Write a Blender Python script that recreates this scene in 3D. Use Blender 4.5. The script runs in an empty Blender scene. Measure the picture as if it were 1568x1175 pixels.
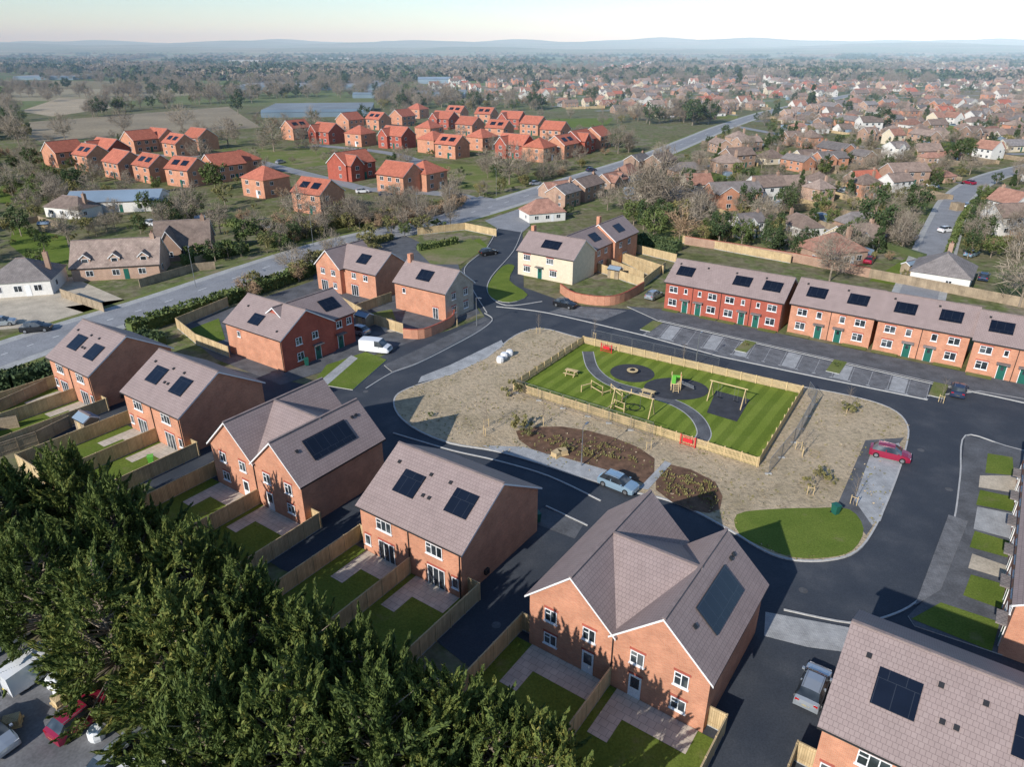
import bpy, math, random
import numpy as np
from mathutils import Vector, noise
from mathutils.geometry import tessellate_polygon
random.seed(11); rng=np.random.default_rng(11)
scene=bpy.context.scene
# ---------------------------------------------------------------- survey: plan metres from the aerial photograph
H=42.0; F=1090.0; TH=math.atan(517.5/F); CT,ST=math.cos(TH),math.sin(TH)
def P(x,y,z=0.0):
    u=(x-784)/F; v=(y-587.3)/F
    d=ST+v*CT; t=(H-z)/d
    return Vector((u*t,(CT-v*ST)*t,z))
ANG=-35.0
E1=Vector((math.cos(math.radians(ANG)),math.sin(math.radians(ANG)),0)); E2=Vector((-E1.y,E1.x,0))
# ---------------------------------------------------------------- materials
MAT={}
def newmat(name):
    m=bpy.data.materials.new(name); m.use_nodes=True; MAT[name]=m
    nt=m.node_tree; b=nt.nodes['Principled BSDF']; return m,nt,b
def N(nt,t,**k):
    n=nt.nodes.new(t)
    for a,v in k.items(): setattr(n,a,v)
    return n
def ramp(nt,fac,cols,interp='LINEAR'):
    r=N(nt,'ShaderNodeValToRGB'); r.color_ramp.interpolation=interp
    el=r.color_ramp.elements
    while len(el)<len(cols): el.new(.5)
    for e,(p,c) in zip(el,cols): e.position=p; e.color=(*c,1)
    nt.links.new(fac,r.inputs['Fac']); return r.outputs['Color']
def sc(c,k): return tuple(min(1,max(0,x*k)) for x in c)
def mixc(nt,fac,a,b,mode='MIX'):
    m=N(nt,'ShaderNodeMix',data_type='RGBA',blend_type=mode)
    for i,x in ((0,fac),(6,a),(7,b)):
        if hasattr(x,'is_output'): nt.links.new(x,m.inputs[i])
        elif i==0: m.inputs[0].default_value=x
        else: m.inputs[i].default_value=(*x,1)
    return m.outputs[2]
def pos(nt): return N(nt,'ShaderNodeNewGeometry').outputs['Position']
def noi(nt,vec,scale,detail=4,rough=.55):
    n=N(nt,'ShaderNodeTexNoise'); n.inputs['Scale'].default_value=scale; n.inputs['Detail'].default_value=detail
    n.inputs['Roughness'].default_value=rough; nt.links.new(vec,n.inputs['Vector']); return n.outputs['Fac']
def bump(nt,b,h,s=.3,d=.05):
    n=N(nt,'ShaderNodeBump'); n.inputs['Strength'].default_value=s; n.inputs['Distance'].default_value=d
    nt.links.new(h,n.inputs['Height']); nt.links.new(n.outputs['Normal'],b.inputs['Normal'])
def M(name,col,rough=.85,var=.25,scale=1.5,fine=14,bmp=0,metal=0,cols=None,spec=.3):
    m,nt,b=newmat(name); p=pos(nt)
    a=noi(nt,p,scale,6); f=noi(nt,p,fine,3)
    c=ramp(nt,a,cols or [(.3,sc(col,1-var)),(.7,sc(col,1+var))])
    g=ramp(nt,f,[(.25,(.75,.75,.75)),(.75,(1.2,1.2,1.2))])
    o=mixc(nt,1.0,c,g,'MULTIPLY'); nt.links.new(o,b.inputs['Base Color'])
    b.inputs['Roughness'].default_value=rough; b.inputs['Metallic'].default_value=metal
    b.inputs['Specular IOR Level'].default_value=spec
    if bmp: bump(nt,b,f,bmp)
    return m
def MB_brick(name,c1,c2,mort,bw,bh,ms,rough=.85,var=.15,spec=.3,objvar=0):
    m,nt,b=newmat(name); uv=N(nt,'ShaderNodeUVMap').outputs['UV']
    t=N(nt,'ShaderNodeTexBrick'); nt.links.new(uv,t.inputs['Vector'])
    t.inputs['Scale'].default_value=1; t.inputs['Brick Width'].default_value=bw; t.inputs['Row Height'].default_value=bh
    t.inputs['Mortar Size'].default_value=ms; t.inputs['Mortar Smooth'].default_value=.3
    t.inputs['Color1'].default_value=(*c1,1); t.inputs['Color2'].default_value=(*c2,1); t.inputs['Mortar'].default_value=(*mort,1)
    n=noi(nt,pos(nt),.8,5); g=ramp(nt,n,[(.3,(1-var,)*3),(.7,(1+var,)*3)])
    o=mixc(nt,1.0,t.outputs['Color'],g,'MULTIPLY')
    if objvar:
        oi=N(nt,'ShaderNodeObjectInfo'); r=ramp(nt,oi.outputs['Random'],[(0,(1-objvar,1-objvar*.9,1-objvar*.8)),(.5,(1,1,1)),(1,(1+objvar*.8,1+objvar,1+objvar*1.2))]); o=mixc(nt,1.0,o,r,'MULTIPLY')
    nt.links.new(o,b.inputs['Base Color'])
    b.inputs['Roughness'].default_value=rough; b.inputs['Specular IOR Level'].default_value=spec
    return m
MB_brick('brick',(.58,.245,.135),(.47,.175,.095),(.5,.34,.25),.23,.075,.01)
MB_brick('brick_red',(.42,.085,.05),(.34,.065,.042),(.34,.15,.11),.23,.075,.01)
MB_brick('brick_old',(.42,.25,.16),(.33,.18,.12),(.4,.32,.26),.23,.075,.01,objvar=.25)
MB_brick('stone',(.42,.37,.3),(.34,.29,.23),(.48,.43,.36),.35,.2,.03)
MB_brick('tile',(.325,.25,.23),(.30,.228,.21),(.19,.143,.132),.30,.34,.018,rough=.6,var=.08)
MB_brick('tile_orange',(.52,.17,.105),(.43,.135,.085),(.3,.09,.055),.3,.34,.02,var=.15,objvar=.12)
MB_brick('tile_brown',(.32,.235,.185),(.26,.185,.15),(.17,.12,.09),.3,.34,.02,var=.25,objvar=.3)
MB_brick('tile_grey',(.26,.225,.205),(.21,.185,.17),(.12,.1,.1),.3,.34,.02,var=.2,objvar=.3)
MB_brick('tile_red',(.38,.2,.14),(.31,.16,.115),(.22,.1,.07),.3,.34,.02,var=.25,objvar=.3)
MB_brick('solar',(.006,.009,.018),(.008,.011,.02),(.03,.035,.045),1.0,1.65,.02,rough=.18,spec=.6)
MB_brick('timber',(.58,.44,.25),(.49,.36,.2),(.25,.18,.09),.15,9.0,.012,var=.2)
MB_brick('timber_old',(.36,.28,.19),(.3,.235,.16),(.15,.11,.08),.15,9.0,.012,var=.25)
MB_brick('pavers',(.44,.44,.43),(.36,.365,.365),(.22,.22,.22),.24,.12,.012,var=.2)
MB_brick('pavers_dark',(.2,.2,.205),(.15,.153,.16),(.09,.09,.09),.24,.12,.012,var=.3)
MB_brick('slabs',(.54,.48,.39),(.49,.43,.35),(.3,.27,.23),.6,.6,.02,var=.15)
M('render_white',(.72,.69,.64),var=.06); M('render_cream',(.68,.58,.43),var=.08)
M('white',(.8,.8,.79),rough=.4,var=.03); M('gutter',(.03,.03,.032),rough=.4,var=.1)
M('ridge',(.25,.195,.18),var=.15); M('grey_metal',(.35,.36,.37),rough=.4,metal=.7,var=.1)
M('asphalt_new',(.05,.056,.07),rough=.8,bmp=.1,fine=9,scale=.25,cols=[(.3,(.042,.05,.064)),(.5,(.05,.058,.071)),(.62,(.064,.071,.083)),(.74,(.085,.09,.1))])
M('asphalt_path',(.11,.113,.12),rough=.9,var=.28,scale=.5,fine=6)
M('asphalt_old',(.27,.272,.28),var=.14,scale=.3,fine=4)
M('concrete',(.40,.395,.375),var=.15,scale=.6,fine=5); M('kerb',(.46,.45,.43),var=.12,scale=3)
M('yard',(.16,.16,.165),var=.35,scale=.3,fine=5)
M('gravel_beige',(.5,.43,.33),var=.2,scale=.4,fine=5,bmp=.3)
M('bark',(.15,.085,.052),var=.4,scale=1.2,fine=9,bmp=.6)
M('paint_white',(.74,.74,.72),var=.15); M('paint_worn',(.36,.36,.36),var=.3); M('rubber',(.05,.052,.06),var=.2,scale=1)
M('log',(.6,.45,.24),var=.15); M('trunk',(.26,.21,.16),var=.3); M('tyre',(.015,.015,.016),var=.1)
M('door_green',(.02,.12,.09),rough=.4,var=.05); M('play_red',(.62,.035,.045),rough=.4,var=.05)
M('play_green',(.14,.45,.06),rough=.4,var=.05); M('play_yellow',(.6,.45,.05),rough=.4,var=.05)
M('lamp_red',(.4,.01,.01),rough=.2,var=.05); M('lamp_clear',(.7,.7,.7),rough=.15,var=.05)
M('grey_sheet',(.24,.31,.38),rough=.45,var=.12,scale=.1); M('greenhouse_glass',(.17,.23,.28),rough=.3,var=.2,scale=.05)
M('field_tan',(.42,.34,.23),var=.15,scale=.03,fine=.6); M('field_brown',(.29,.235,.155),var=.2,scale=.03,fine=.6)
m,nt,b=newmat('glass'); n=noi(nt,pos(nt),.6,2); o=ramp(nt,n,[(.35,(.012,.016,.02)),(.55,(.04,.05,.06)),(.7,(.16,.17,.17))])
nt.links.new(o,b.inputs['Base Color']); b.inputs['Roughness'].default_value=.08; b.inputs['Specular IOR Level'].default_value=.7
def soil():
    m,nt,b=newmat('soil'); p=pos(nt)
    a=noi(nt,p,.12,8,.65); c=ramp(nt,a,[(.3,(.45,.35,.225)),(.45,(.53,.42,.285)),(.55,(.47,.375,.25)),(.7,(.35,.28,.175))])
    f=noi(nt,p,2.2,8,.75); g=ramp(nt,f,[(.3,(.55,.55,.55)),(.5,(1,1,1)),(.75,(1.3,1.28,1.2))])
    o=mixc(nt,1.0,c,g,'MULTIPLY')
    w=noi(nt,p,.6,7,.75); wr=ramp(nt,w,[(.57,(0,0,0)),(.75,(.65,.65,.65))])
    o2=mixc(nt,wr,o,(.24,.22,.11)); nt.links.new(o2,b.inputs['Base Color']); b.inputs['Roughness'].default_value=.95
    b.inputs['Specular IOR Level'].default_value=.1; bump(nt,b,f,.8,.25)
soil()
def grassmat(name,dark,light,stripe=0,brown=None,bs=.09,bt=(.5,.66)):
    m,nt,b=newmat(name); p=pos(nt)
    a=noi(nt,p,.25,6,.6); c=ramp(nt,a,[(.3,dark),(.7,light)])
    f=noi(nt,p,6,5,.7); g=ramp(nt,f,[(.25,(.6,.6,.6)),(.75,(1.3,1.3,1.3))])
    o=mixc(nt,1.0,c,g,'MULTIPLY')
    if brown:
        w=noi(nt,p,bs,7,.7); o=mixc(nt,ramp(nt,w,[(bt[0],(0,0,0)),(bt[1],(1,1,1))]),o,brown)
    if stripe:
        mp=N(nt,'ShaderNodeMapping'); mp.inputs['Rotation'].default_value=(0,0,math.radians(35))
        nt.links.new(p,mp.inputs['Vector']); w=N(nt,'ShaderNodeTexWave'); w.inputs['Scale'].default_value=.16
        w.inputs['Distortion'].default_value=.4
        nt.links.new(mp.outputs[0],w.inputs['Vector'])
        s=ramp(nt,w.outputs['Fac'],[(.35,(.82,.85,.8)),(.65,(1.12,1.1,1.1))]); o=mixc(nt,1.0,o,s,'MULTIPLY')
    nt.links.new(o,b.inputs['Base Color']); b.inputs['Roughness'].default_value=.95; b.inputs['Specular IOR Level'].default_value=.1
    bump(nt,b,f,.5,.08)
grassmat('turf',(.145,.2,.028),(.2,.25,.045),1,(.24,.24,.08),.5,(.6,.8))
grassmat('turf_plain',(.105,.155,.025),(.165,.21,.04),0,(.2,.19,.08),.4,(.58,.75))
grassmat('verge',(.13,.165,.045),(.2,.215,.075),0,(.26,.21,.13))
def groundmat():
    m,nt,b=newmat('ground_land'); p=pos(nt)
    a=noi(nt,p,.04,8,.7)
    c=ramp(nt,a,[(.3,(.08,.095,.04)),(.42,(.15,.155,.065)),(.48,(.2,.175,.11)),(.54,(.13,.16,.055)),(.6,(.25,.21,.155)),(.68,(.12,.14,.06)),(.78,(.31,.27,.22))])
    f=noi(nt,p,.6,6,.7); g=ramp(nt,f,[(.3,(.55,.55,.55)),(.7,(1.35,1.35,1.35))])
    c=mixc(nt,1.0,c,g,'MULTIPLY')
    mp=N(nt,'ShaderNodeMapping'); mp.inputs['Scale'].default_value=(.0022,.0048,1); mp.inputs['Rotation'].default_value=(0,0,.3)
    nt.links.new(p,mp.inputs['Vector']); v=N(nt,'ShaderNodeTexVoronoi'); v.inputs['Scale'].default_value=1
    nt.links.new(mp.outputs[0],v.inputs['Vector'])
    sp=N(nt,'ShaderNodeSeparateColor'); nt.links.new(v.outputs['Color'],sp.inputs[0])
    fc=ramp(nt,sp.outputs[0],[(0,(.15,.21,.07)),(.2,(.27,.22,.14)),(.38,(.1,.14,.05)),(.5,(.19,.22,.1)),(.68,(.4,.34,.24)),(.82,(.14,.14,.07))],'CONSTANT')
    fc=mixc(nt,.3,fc,c)
    vl=N(nt,'ShaderNodeVectorMath',operation='LENGTH'); nt.links.new(p,vl.inputs[0])
    mr=N(nt,'ShaderNodeMapRange'); mr.inputs['From Min'].default_value=350; mr.inputs['From Max'].default_value=900
    nt.links.new(vl.outputs['Value'],mr.inputs['Value'])
    o=mixc(nt,mr.outputs[0],c,fc); nt.links.new(o,b.inputs['Base Color']); b.inputs['Roughness'].default_value=1
    b.inputs['Specular IOR Level'].default_value=.05
groundmat()
def leafmat(name,cols,sc_=.5,trans=.0):
    m,nt,b=newmat(name); g=N(nt,'ShaderNodeNewGeometry')
    oi=N(nt,'ShaderNodeObjectInfo')
    tc=N(nt,'ShaderNodeTexCoord')
    n=noi(nt,tc.outputs['Object'],sc_,3)
    a=N(nt,'ShaderNodeMath',operation='MULTIPLY_ADD'); nt.links.new(g.outputs['Random Per Island'],a.inputs[0]); a.inputs[1].default_value=.45
    nt.links.new(n,a.inputs[2])
    a2=N(nt,'ShaderNodeMath',operation='MULTIPLY_ADD'); nt.links.new(oi.outputs['Random'],a2.inputs[0]); a2.inputs[1].default_value=.3
    nt.links.new(a.outputs[0],a2.inputs[2])
    a3=N(nt,'ShaderNodeMath',operation='SUBTRACT'); nt.links.new(a2.outputs[0],a3.inputs[0]); a3.inputs[1].default_value=.35
    c=ramp(nt,a3.outputs[0],cols); nt.links.new(c,b.inputs['Base Color']); b.inputs['Roughness'].default_value=.7
    b.inputs['Specular IOR Level'].default_value=.2
    if trans:
        t=N(nt,'ShaderNodeBsdfTranslucent'); nt.links.new(c,t.inputs['Color']); mx=N(nt,'ShaderNodeMixShader'); mx.inputs[0].default_value=trans
        nt.links.new(b.outputs[0],mx.inputs[1]); nt.links.new(t.outputs[0],mx.inputs[2]); nt.links.new(mx.outputs[0],nt.nodes['Material Output'].inputs['Surface'])
leafmat('leaf_cypress',[(.08,(.045,.07,.022)),(.4,(.105,.145,.04)),(.65,(.155,.195,.05)),(.85,(.25,.25,.065)),(1,(.4,.31,.07))],.35,.25)
leafmat('leaf_green',[(.1,(.045,.07,.022)),(.5,(.095,.13,.04)),(.9,(.17,.19,.065))])
leafmat('leaf_dark',[(.1,(.022,.042,.02)),(.5,(.055,.085,.034)),(.9,(.1,.125,.05))])
leafmat('leaf_olive',[(.1,(.09,.09,.04)),(.5,(.19,.18,.07)),(.9,(.28,.23,.09))])
leafmat('twig',[(.1,(.16,.13,.1)),(.5,(.26,.215,.165)),(.9,(.36,.3,.23))],.5)
leafmat('twig_orange',[(.1,(.2,.13,.08)),(.5,(.32,.21,.13)),(.9,(.4,.28,.17))],.5)
def paint(name,c,metal=.3):
    m,nt,b=newmat(name); b.inputs['Base Color'].default_value=(*c,1); b.inputs['Roughness'].default_value=.25
    b.inputs['Metallic'].default_value=metal; b.inputs['Coat Weight'].default_value=.6
paint('car_white',(.75,.75,.75),0); paint('car_silver',(.45,.49,.53),.5); paint('car_blue',(.33,.47,.58),.4)
paint('car_black',(.02,.022,.026)); paint('car_red',(.36,.02,.06)); paint('car_navy',(.03,.05,.1))
# ---------------------------------------------------------------- mesh builder
class MB:
    def __init__(s): s.v=[];s.f=[];s.m=[]
    def poly(s,pts,mat):
        i=len(s.v); s.v+= [tuple(p) for p in pts]; s.f.append(tuple(range(i,i+len(pts)))); s.m.append(mat)
    def hexa(s,a,b,mat,top=None):
        i=len(s.v); s.v+=[tuple(p) for p in a]+[tuple(p) for p in b]
        for k,q in enumerate([(3,2,1,0),(4,5,6,7),(0,1,5,4),(1,2,6,5),(2,3,7,6),(3,0,4,7)]):
            s.f.append(tuple(i+j for j in q)); s.m.append(top if (top and k==1) else mat)
    def box(s,x0,x1,y0,y1,z0,z1,mat,top=None):
        s.hexa([(x0,y0,z0),(x1,y0,z0),(x1,y1,z0),(x0,y1,z0)],[(x0,y0,z1),(x1,y0,z1),(x1,y1,z1),(x0,y1,z1)],mat,top)
    def fbox(s,O,U,Nn,u0,u1,z0,z1,n0,n1,mat):
        def q(u,z,n): return O+U*u+Nn*n+Vector((0,0,z))
        s.hexa([q(u0,z0,n1),q(u1,z0,n1),q(u1,z0,n0),q(u0,z0,n0)],[q(u0,z1,n1),q(u1,z1,n1),q(u1,z1,n0),q(u0,z1,n0)],mat)
    def beam(s,p,q,w,mat,h=None):
        p=Vector(p);q=Vector(q);h=h or w; d=(q-p).normalized()
        a=d.cross(Vector((0,0,1)))
        if a.length<.01: a=Vector((1,0,0))
        a.normalize(); b=a.cross(d); a*=w/2;b*=h/2
        s.hexa([p-a-b,p+a-b,p+a+b,p-a+b],[q-a-b,q+a-b,q+a+b,q-a+b],mat)
    def tube(s,p,q,r0,r1,mat,n=7):
        p=Vector(p);q=Vector(q); d=(q-p).normalized(); a=d.cross(Vector((0,0,1)))
        if a.length<.01: a=Vector((1,0,0))
        a.normalize(); b=a.cross(d); i=len(s.v)
        for k in range(n):
            t=2*math.pi*k/n; o=a*math.cos(t)+b*math.sin(t); s.v.append(tuple(p+o*r0)); s.v.append(tuple(q+o*r1))
        for k in range(n):
            j=(k+1)%n; s.f.append((i+2*k,i+2*j,i+2*j+1,i+2*k+1)); s.m.append(mat)
        s.f.append(tuple(i+2*k+1 for k in range(n))); s.m.append(mat)
        s.f.append(tuple(i+2*k for k in reversed(range(n)))); s.m.append(mat)
    def mesh(s,name,uv=True):
        me=bpy.data.meshes.new(name); me.from_pydata(s.v,[],s.f)
        ks=list(dict.fromkeys(s.m)); ix={k:i for i,k in enumerate(ks)}
        for k in ks: me.materials.append(MAT[k])
        me.polygons.foreach_set('material_index',[ix[k] for k in s.m]); me.update()
        if uv:
            ul=me.uv_layers.new(name='UVMap').data
            for p in me.polygons:
                n=p.normal
                if abs(n.z)<.999: t=Vector((-n.y,n.x,0)).normalized(); b=n.cross(t)
                else: t=E1;b=E2
                for li in p.loop_indices:
                    c=me.vertices[me.loops[li].vertex_index].co; ul[li].uv=(c.dot(t),c.dot(b))
        return me
    def obj(s,name,parent=None,loc=None,rot=0,uv=True):
        return mkobj(name,s.mesh(name,uv),parent,loc,rot)
def mkobj(name,me,parent=None,loc=None,rot=0,scale=None):
    o=bpy.data.objects.new(name,me); scene.collection.objects.link(o)
    if parent: o.parent=parent
    if loc is not None: o.location=loc
    o.rotation_euler[2]=rot
    if scale is not None: o.scale=scale
    return o
def empty(name,loc=(0,0,0),rot=0):
    o=bpy.data.objects.new(name,None); scene.collection.objects.link(o); o.location=loc; o.rotation_euler[2]=rot; o.empty_display_size=.5; return o
def smooth(pts,closed,n=6):
    L=len(pts); out=[]
    rng_=range(L) if closed else range(L-1)
    for i in rng_:
        g=lambda k: pts[k%L] if closed else pts[min(max(k,0),L-1)]
        a,b,c,d=g(i-1),g(i),g(i+1),g(i+2)
        for j in range(n):
            t=j/n; out.append(.5*((2*b)+(c-a)*t+(2*a-5*b+4*c-d)*t*t+(3*b-a-3*c+d)*t**3))
    if not closed: out.append(pts[-1])
    return out
def W(px): return [P(*p) for p in px]
def sheet(name,pts,z,mat,sm=0,skirt=0,world=False):
    w=pts if world else W(pts)
    if sm: w=smooth(w,True,sm)
    area=sum(a.x*b.y-b.x*a.y for a,b in zip(w,w[1:]+w[:1]))
    if area<0: w=w[::-1]
    w=[Vector((p.x,p.y,z)) for p in w]
    mb=MB(); mb.v=[tuple(p) for p in w]
    for t in tessellate_polygon([w]):
        a,b,c=[w[k] for k in t]
        if (b-a).cross(c-a).z<0: t=t[::-1]
        mb.f.append(tuple(t)); mb.m.append(mat)
    if skirt:
        for a,b in zip(w,w[1:]+w[:1]):
            mb.poly([(a.x,a.y,z-skirt),(b.x,b.y,z-skirt),b,a],'kerb')
    return mb.obj(name)
def ribbon(name,w,width,z0,z1,mat,closed=False,parent=None):
    n=len(w); mb=MB(); Ls=[];Rs=[]
    for i in range(n):
        a=w[(i-1)%n] if (closed or i>0) else w[i]; b=w[(i+1)%n] if (closed or i<n-1) else w[i]
        d=(b-a); d.z=0; d.normalize(); nn=Vector((-d.y,d.x,0))*width/2
        Ls.append(w[i]+nn); Rs.append(w[i]-nn)
    for i in range(n if closed else n-1):
        j=(i+1)%n
        f=lambda p,z: (p.x,p.y,z)
        mb.poly([f(Rs[i],z1),f(Rs[j],z1),f(Ls[j],z1),f(Ls[i],z1)],mat)
        if z1>z0+.05:
            mb.poly([f(Rs[i],z0),f(Rs[j],z0),f(Rs[j],z1),f(Rs[i],z1)],mat)
            mb.poly([f(Ls[j],z0),f(Ls[i],z0),f(Ls[i],z1),f(Ls[j],z1)],mat)
    return mb.obj(name,parent)
# ---------------------------------------------------------------- house parts
def block(wb,rb,x0,x1,y0,y1,ze,zr,axis,wall,roof,o=.3,zb=0,gw=None,th=.12):
    gw=gw or wall; V=Vector
    if axis=='x':
        f=lambda a,c,z:(a,c,z); a0,a1,c0,c1=x0,x1,y0,y1
    else:
        f=lambda a,c,z:(-c,a,z); a0,a1,c0,c1=y0,y1,-x1,-x0
    cm=(c0+c1)/2
    wb.poly([f(a0,c0,zb),f(a1,c0,zb),f(a1,c0,ze),f(a0,c0,ze)],wall)
    wb.poly([f(a1,c1,zb),f(a0,c1,zb),f(a0,c1,ze),f(a1,c1,ze)],wall)
    wb.poly([f(a1,c0,zb),f(a1,c1,zb),f(a1,c1,ze),f(a1,cm,zr),f(a1,c0,ze)],gw)
    wb.poly([f(a0,c1,zb),f(a0,c0,zb),f(a0,c0,ze),f(a0,cm,zr),f(a0,c1,ze)],gw)
    k=(zr-ze)/((c1-c0)/2)
    for sg in (-1,1):
        ce=c0-o if sg<0 else c1+o; zE=ze-k*o; A0,A1=a0-o,a1+o
        b_=[f(A0,ce,zE-.06),f(A1,ce,zE-.06),f(A1,cm,zr-.06),f(A0,cm,zr-.06)]
        t_=[f(A0,ce,zE+th),f(A1,ce,zE+th),f(A1,cm,zr+th),f(A0,cm,zr+th)]
        if sg>0:
            b_=[b_[1],b_[0],b_[3],b_[2]]; t_=[t_[1],t_[0],t_[3],t_[2]]
        rb.poly(t_,roof); rb.poly(b_[::-1],'white')
        rb.poly([b_[0],b_[1],t_[1],t_[0]],'gutter')
        rb.poly([b_[1],b_[2],t_[2],t_[1]],'white'); rb.poly([b_[3],b_[0],t_[0],t_[3]],'white')
    rb.beam(f(a0-o+.02,cm,zr+th+.02),f(a1+o-.02,cm,zr+th+.02),.24,'ridge',.1)
    def slope(side):
        s=1 if side=='+' else -1
        if s<0: O=V(f(a0,c0,ze)); U=V(f(1,0,0)); S=V(f(0,cm-c0,zr-ze))
        else: O=V(f(a0,c1,ze)); U=V(f(1,0,0)); S=V(f(0,cm-c1,zr-ze))
        return O,U,S.normalized(),a1-a0,S.length
    return slope
def panel(mb,sl,u,s,w,h,mat='solar',lift=.14,t=.07):
    O,U,S,L,SL=sl; Nn=U.cross(S)
    if Nn.z<0: Nn=-Nn
    c=O+U*u+S*s
    q=lambda a,b,n:c+U*a+S*b+Nn*n
    aa=[q(-w/2,-h/2,lift),q(w/2,-h/2,lift),q(w/2,h/2,lift),q(-w/2,h/2,lift)]; bb=[p+Nn*t for p in aa]
    if (aa[1]-aa[0]).cross(aa[2]-aa[0]).dot(Nn)<0: aa=[aa[k] for k in (1,0,3,2)]; bb=[bb[k] for k in (1,0,3,2)]
    mb.hexa(aa,bb,'gutter',mat)
def win(mb,O,U,Nn,u,z,w,h,kind='w'):
    g=mb.fbox
    if kind=='w' or kind=='f':
        fw=.07; g(O,U,Nn,u-w/2,u+w/2,z,z+h,0,.025,'glass')
        g(O,U,Nn,u-w/2,u+w/2,z,z+fw,.025,.07,'white'); g(O,U,Nn,u-w/2,u+w/2,z+h-fw,z+h,.025,.07,'white')
        k=max(1,round(w/.62))
        for i in range(k+1):
            uu=u-w/2+fw/2+(w-fw)*i/k; g(O,U,Nn,uu-fw/2,uu+fw/2,z+fw,z+h-fw,.025,.072,'white')
        if kind=='w':
            if k>=2: g(O,U,Nn,u-w/2+fw,u-w/2+w/k-.02,z+h*.62,z+h*.62+.06,.025,.066,'white')
            g(O,U,Nn,u-w/2-.08,u+w/2+.08,z-.09,z-.003,0,.13,'white')
        g(O,U,Nn,u-w/2-.1,u+w/2+.1,z+h+.003,z+h+.2,0,.015,'brick_red')
    elif kind=='d':
        g(O,U,Nn,u-w/2,u+w/2,z,z+h,0,.04,'door_green')
        g(O,U,Nn,u-w/2-.07,u-w/2-.002,z,z+h,0,.07,'white'); g(O,U,Nn,u+w/2+.002,u+w/2+.07,z,z+h,0,.07,'white')
        g(O,U,Nn,u-w/2-.07,u+w/2+.07,z+h+.002,z+h+.08,0,.07,'white')
        g(O,U,Nn,u-.2,u+.2,z+h*.62,z+h*.88,.04,.05,'glass')
        g(O,U,Nn,u-w/2-.35,u+w/2+.35,z+h+.2,z+h+.34,0,.75,'tile_grey')
    elif kind=='wd':
        g(O,U,Nn,u-w/2,u+w/2,z,z+h,0,.04,'white'); g(O,U,Nn,u-w/2+.14,u+w/2-.14,z+h*.45,z+h*.92,.04,.05,'glass')
        g(O,U,Nn,u-w/2-.1,u+w/2+.1,z+h+.003,z+h+.2,0,.015,'brick_red')
X=Vector((1,0,0));Y=Vector((0,1,0))
class House:
    def __init__(s,name,A=None,z=5.1,ang=ANG,loc=None):
        l=loc if loc is not None else P(A[0],A[1],z); r=math.radians(ang)
        s.u=Vector((math.cos(r),math.sin(r),0)); s.w=Vector((-s.u.y,s.u.x,0))
        l=Vector((l.x,l.y,0))+(s.u*.3+s.w*.3 if loc is None else Vector((0,0,0)))
        s.loc=l; s.r=r; s.e=empty(name,l,r); s.walls=MB();s.roof=MB();s.win=MB();s.pv=MB()
    def block(s,*a,**k): return block(s.walls,s.roof,*a,**k)
    def front(s,lst,y=0):
        for (u,z,w,h,k) in lst: win(s.win,Vector((0,y,0)),X,-Y,u,z,w,h,k)
    def right(s,lst,x):
        for (u,z,w,h,k) in lst: win(s.win,Vector((x,0,0)),Y,X,u,z,w,h,k)
    def vents(s,sl,lst):
        for u,t in lst: panel(s.pv,sl,u,t,.3,.3,'gutter',.12,.1)
    def pipe(s,x,y,z=5): s.win.tube((x,y,0),(x,y,z),.05,.05,'gutter',6)
    def done(s):
        s.walls.obj('walls',s.e); s.roof.obj('roof',s.e)
        if s.win.v: s.win.obj('windows_and_doors',s.e)
        if s.pv.v: s.pv.obj('solar_panels',s.e)
        return s
    def at(s,x,y): return s.loc+s.u*x+s.w*y
# ---------------------------------------------------------------- fences
def fence(name,pts,h=1.8,mat='timber',step=1.83,z=0,post='timber'):
    mb=MB(); o=pts[0]
    for a,b in zip(pts,pts[1:]):
        a=Vector((a.x-o.x,a.y-o.y,0)); b=Vector((b.x-o.x,b.y-o.y,0)); d=b-a; L=d.length
        if L<.2: continue
        d.normalize(); nn=Vector((-d.y,d.x,0)); k=max(1,round(L/step))
        mb.fbox(a,d,nn,0,L,.12,h,-.02,.02,mat); mb.fbox(a,d,nn,0,L,0,.118,-.03,.03,'concrete' if mat=='timber' else post)
        mb.fbox(a,d,nn,0,L,h+.002,h+.05,-.05,.05,post)
        for zz in (.4,h-.3): mb.fbox(a,d,nn,0,L,zz,zz+.08,-.055,-.022,post)
        for i in range(k+1): u=L*i/k; mb.fbox(a,d,nn,u-.05,u+.05,0,h+.08,-.062,.056,post)
    return mb.obj(name,None,(o.x,o.y,z))
def wall_line(name,pts,h,mat='brick',w=.22):
    mb=MB(); o=pts[0]
    for a,b in zip(pts,pts[1:]):
        a=Vector((a.x-o.x,a.y-o.y,0)); b=Vector((b.x-o.x,b.y-o.y,0)); d=b-a; L=d.length; d.normalize(); nn=Vector((-d.y,d.x,0))
        mb.fbox(a,d,nn,0,L,0,h,-w/2,w/2,mat); mb.fbox(a,d,nn,-.02,L+.02,h+.002,h+.07,-w/2-.03,w/2+.03,'brick_red')
    return mb.obj(name,None,(o.x,o.y,0))
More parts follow.
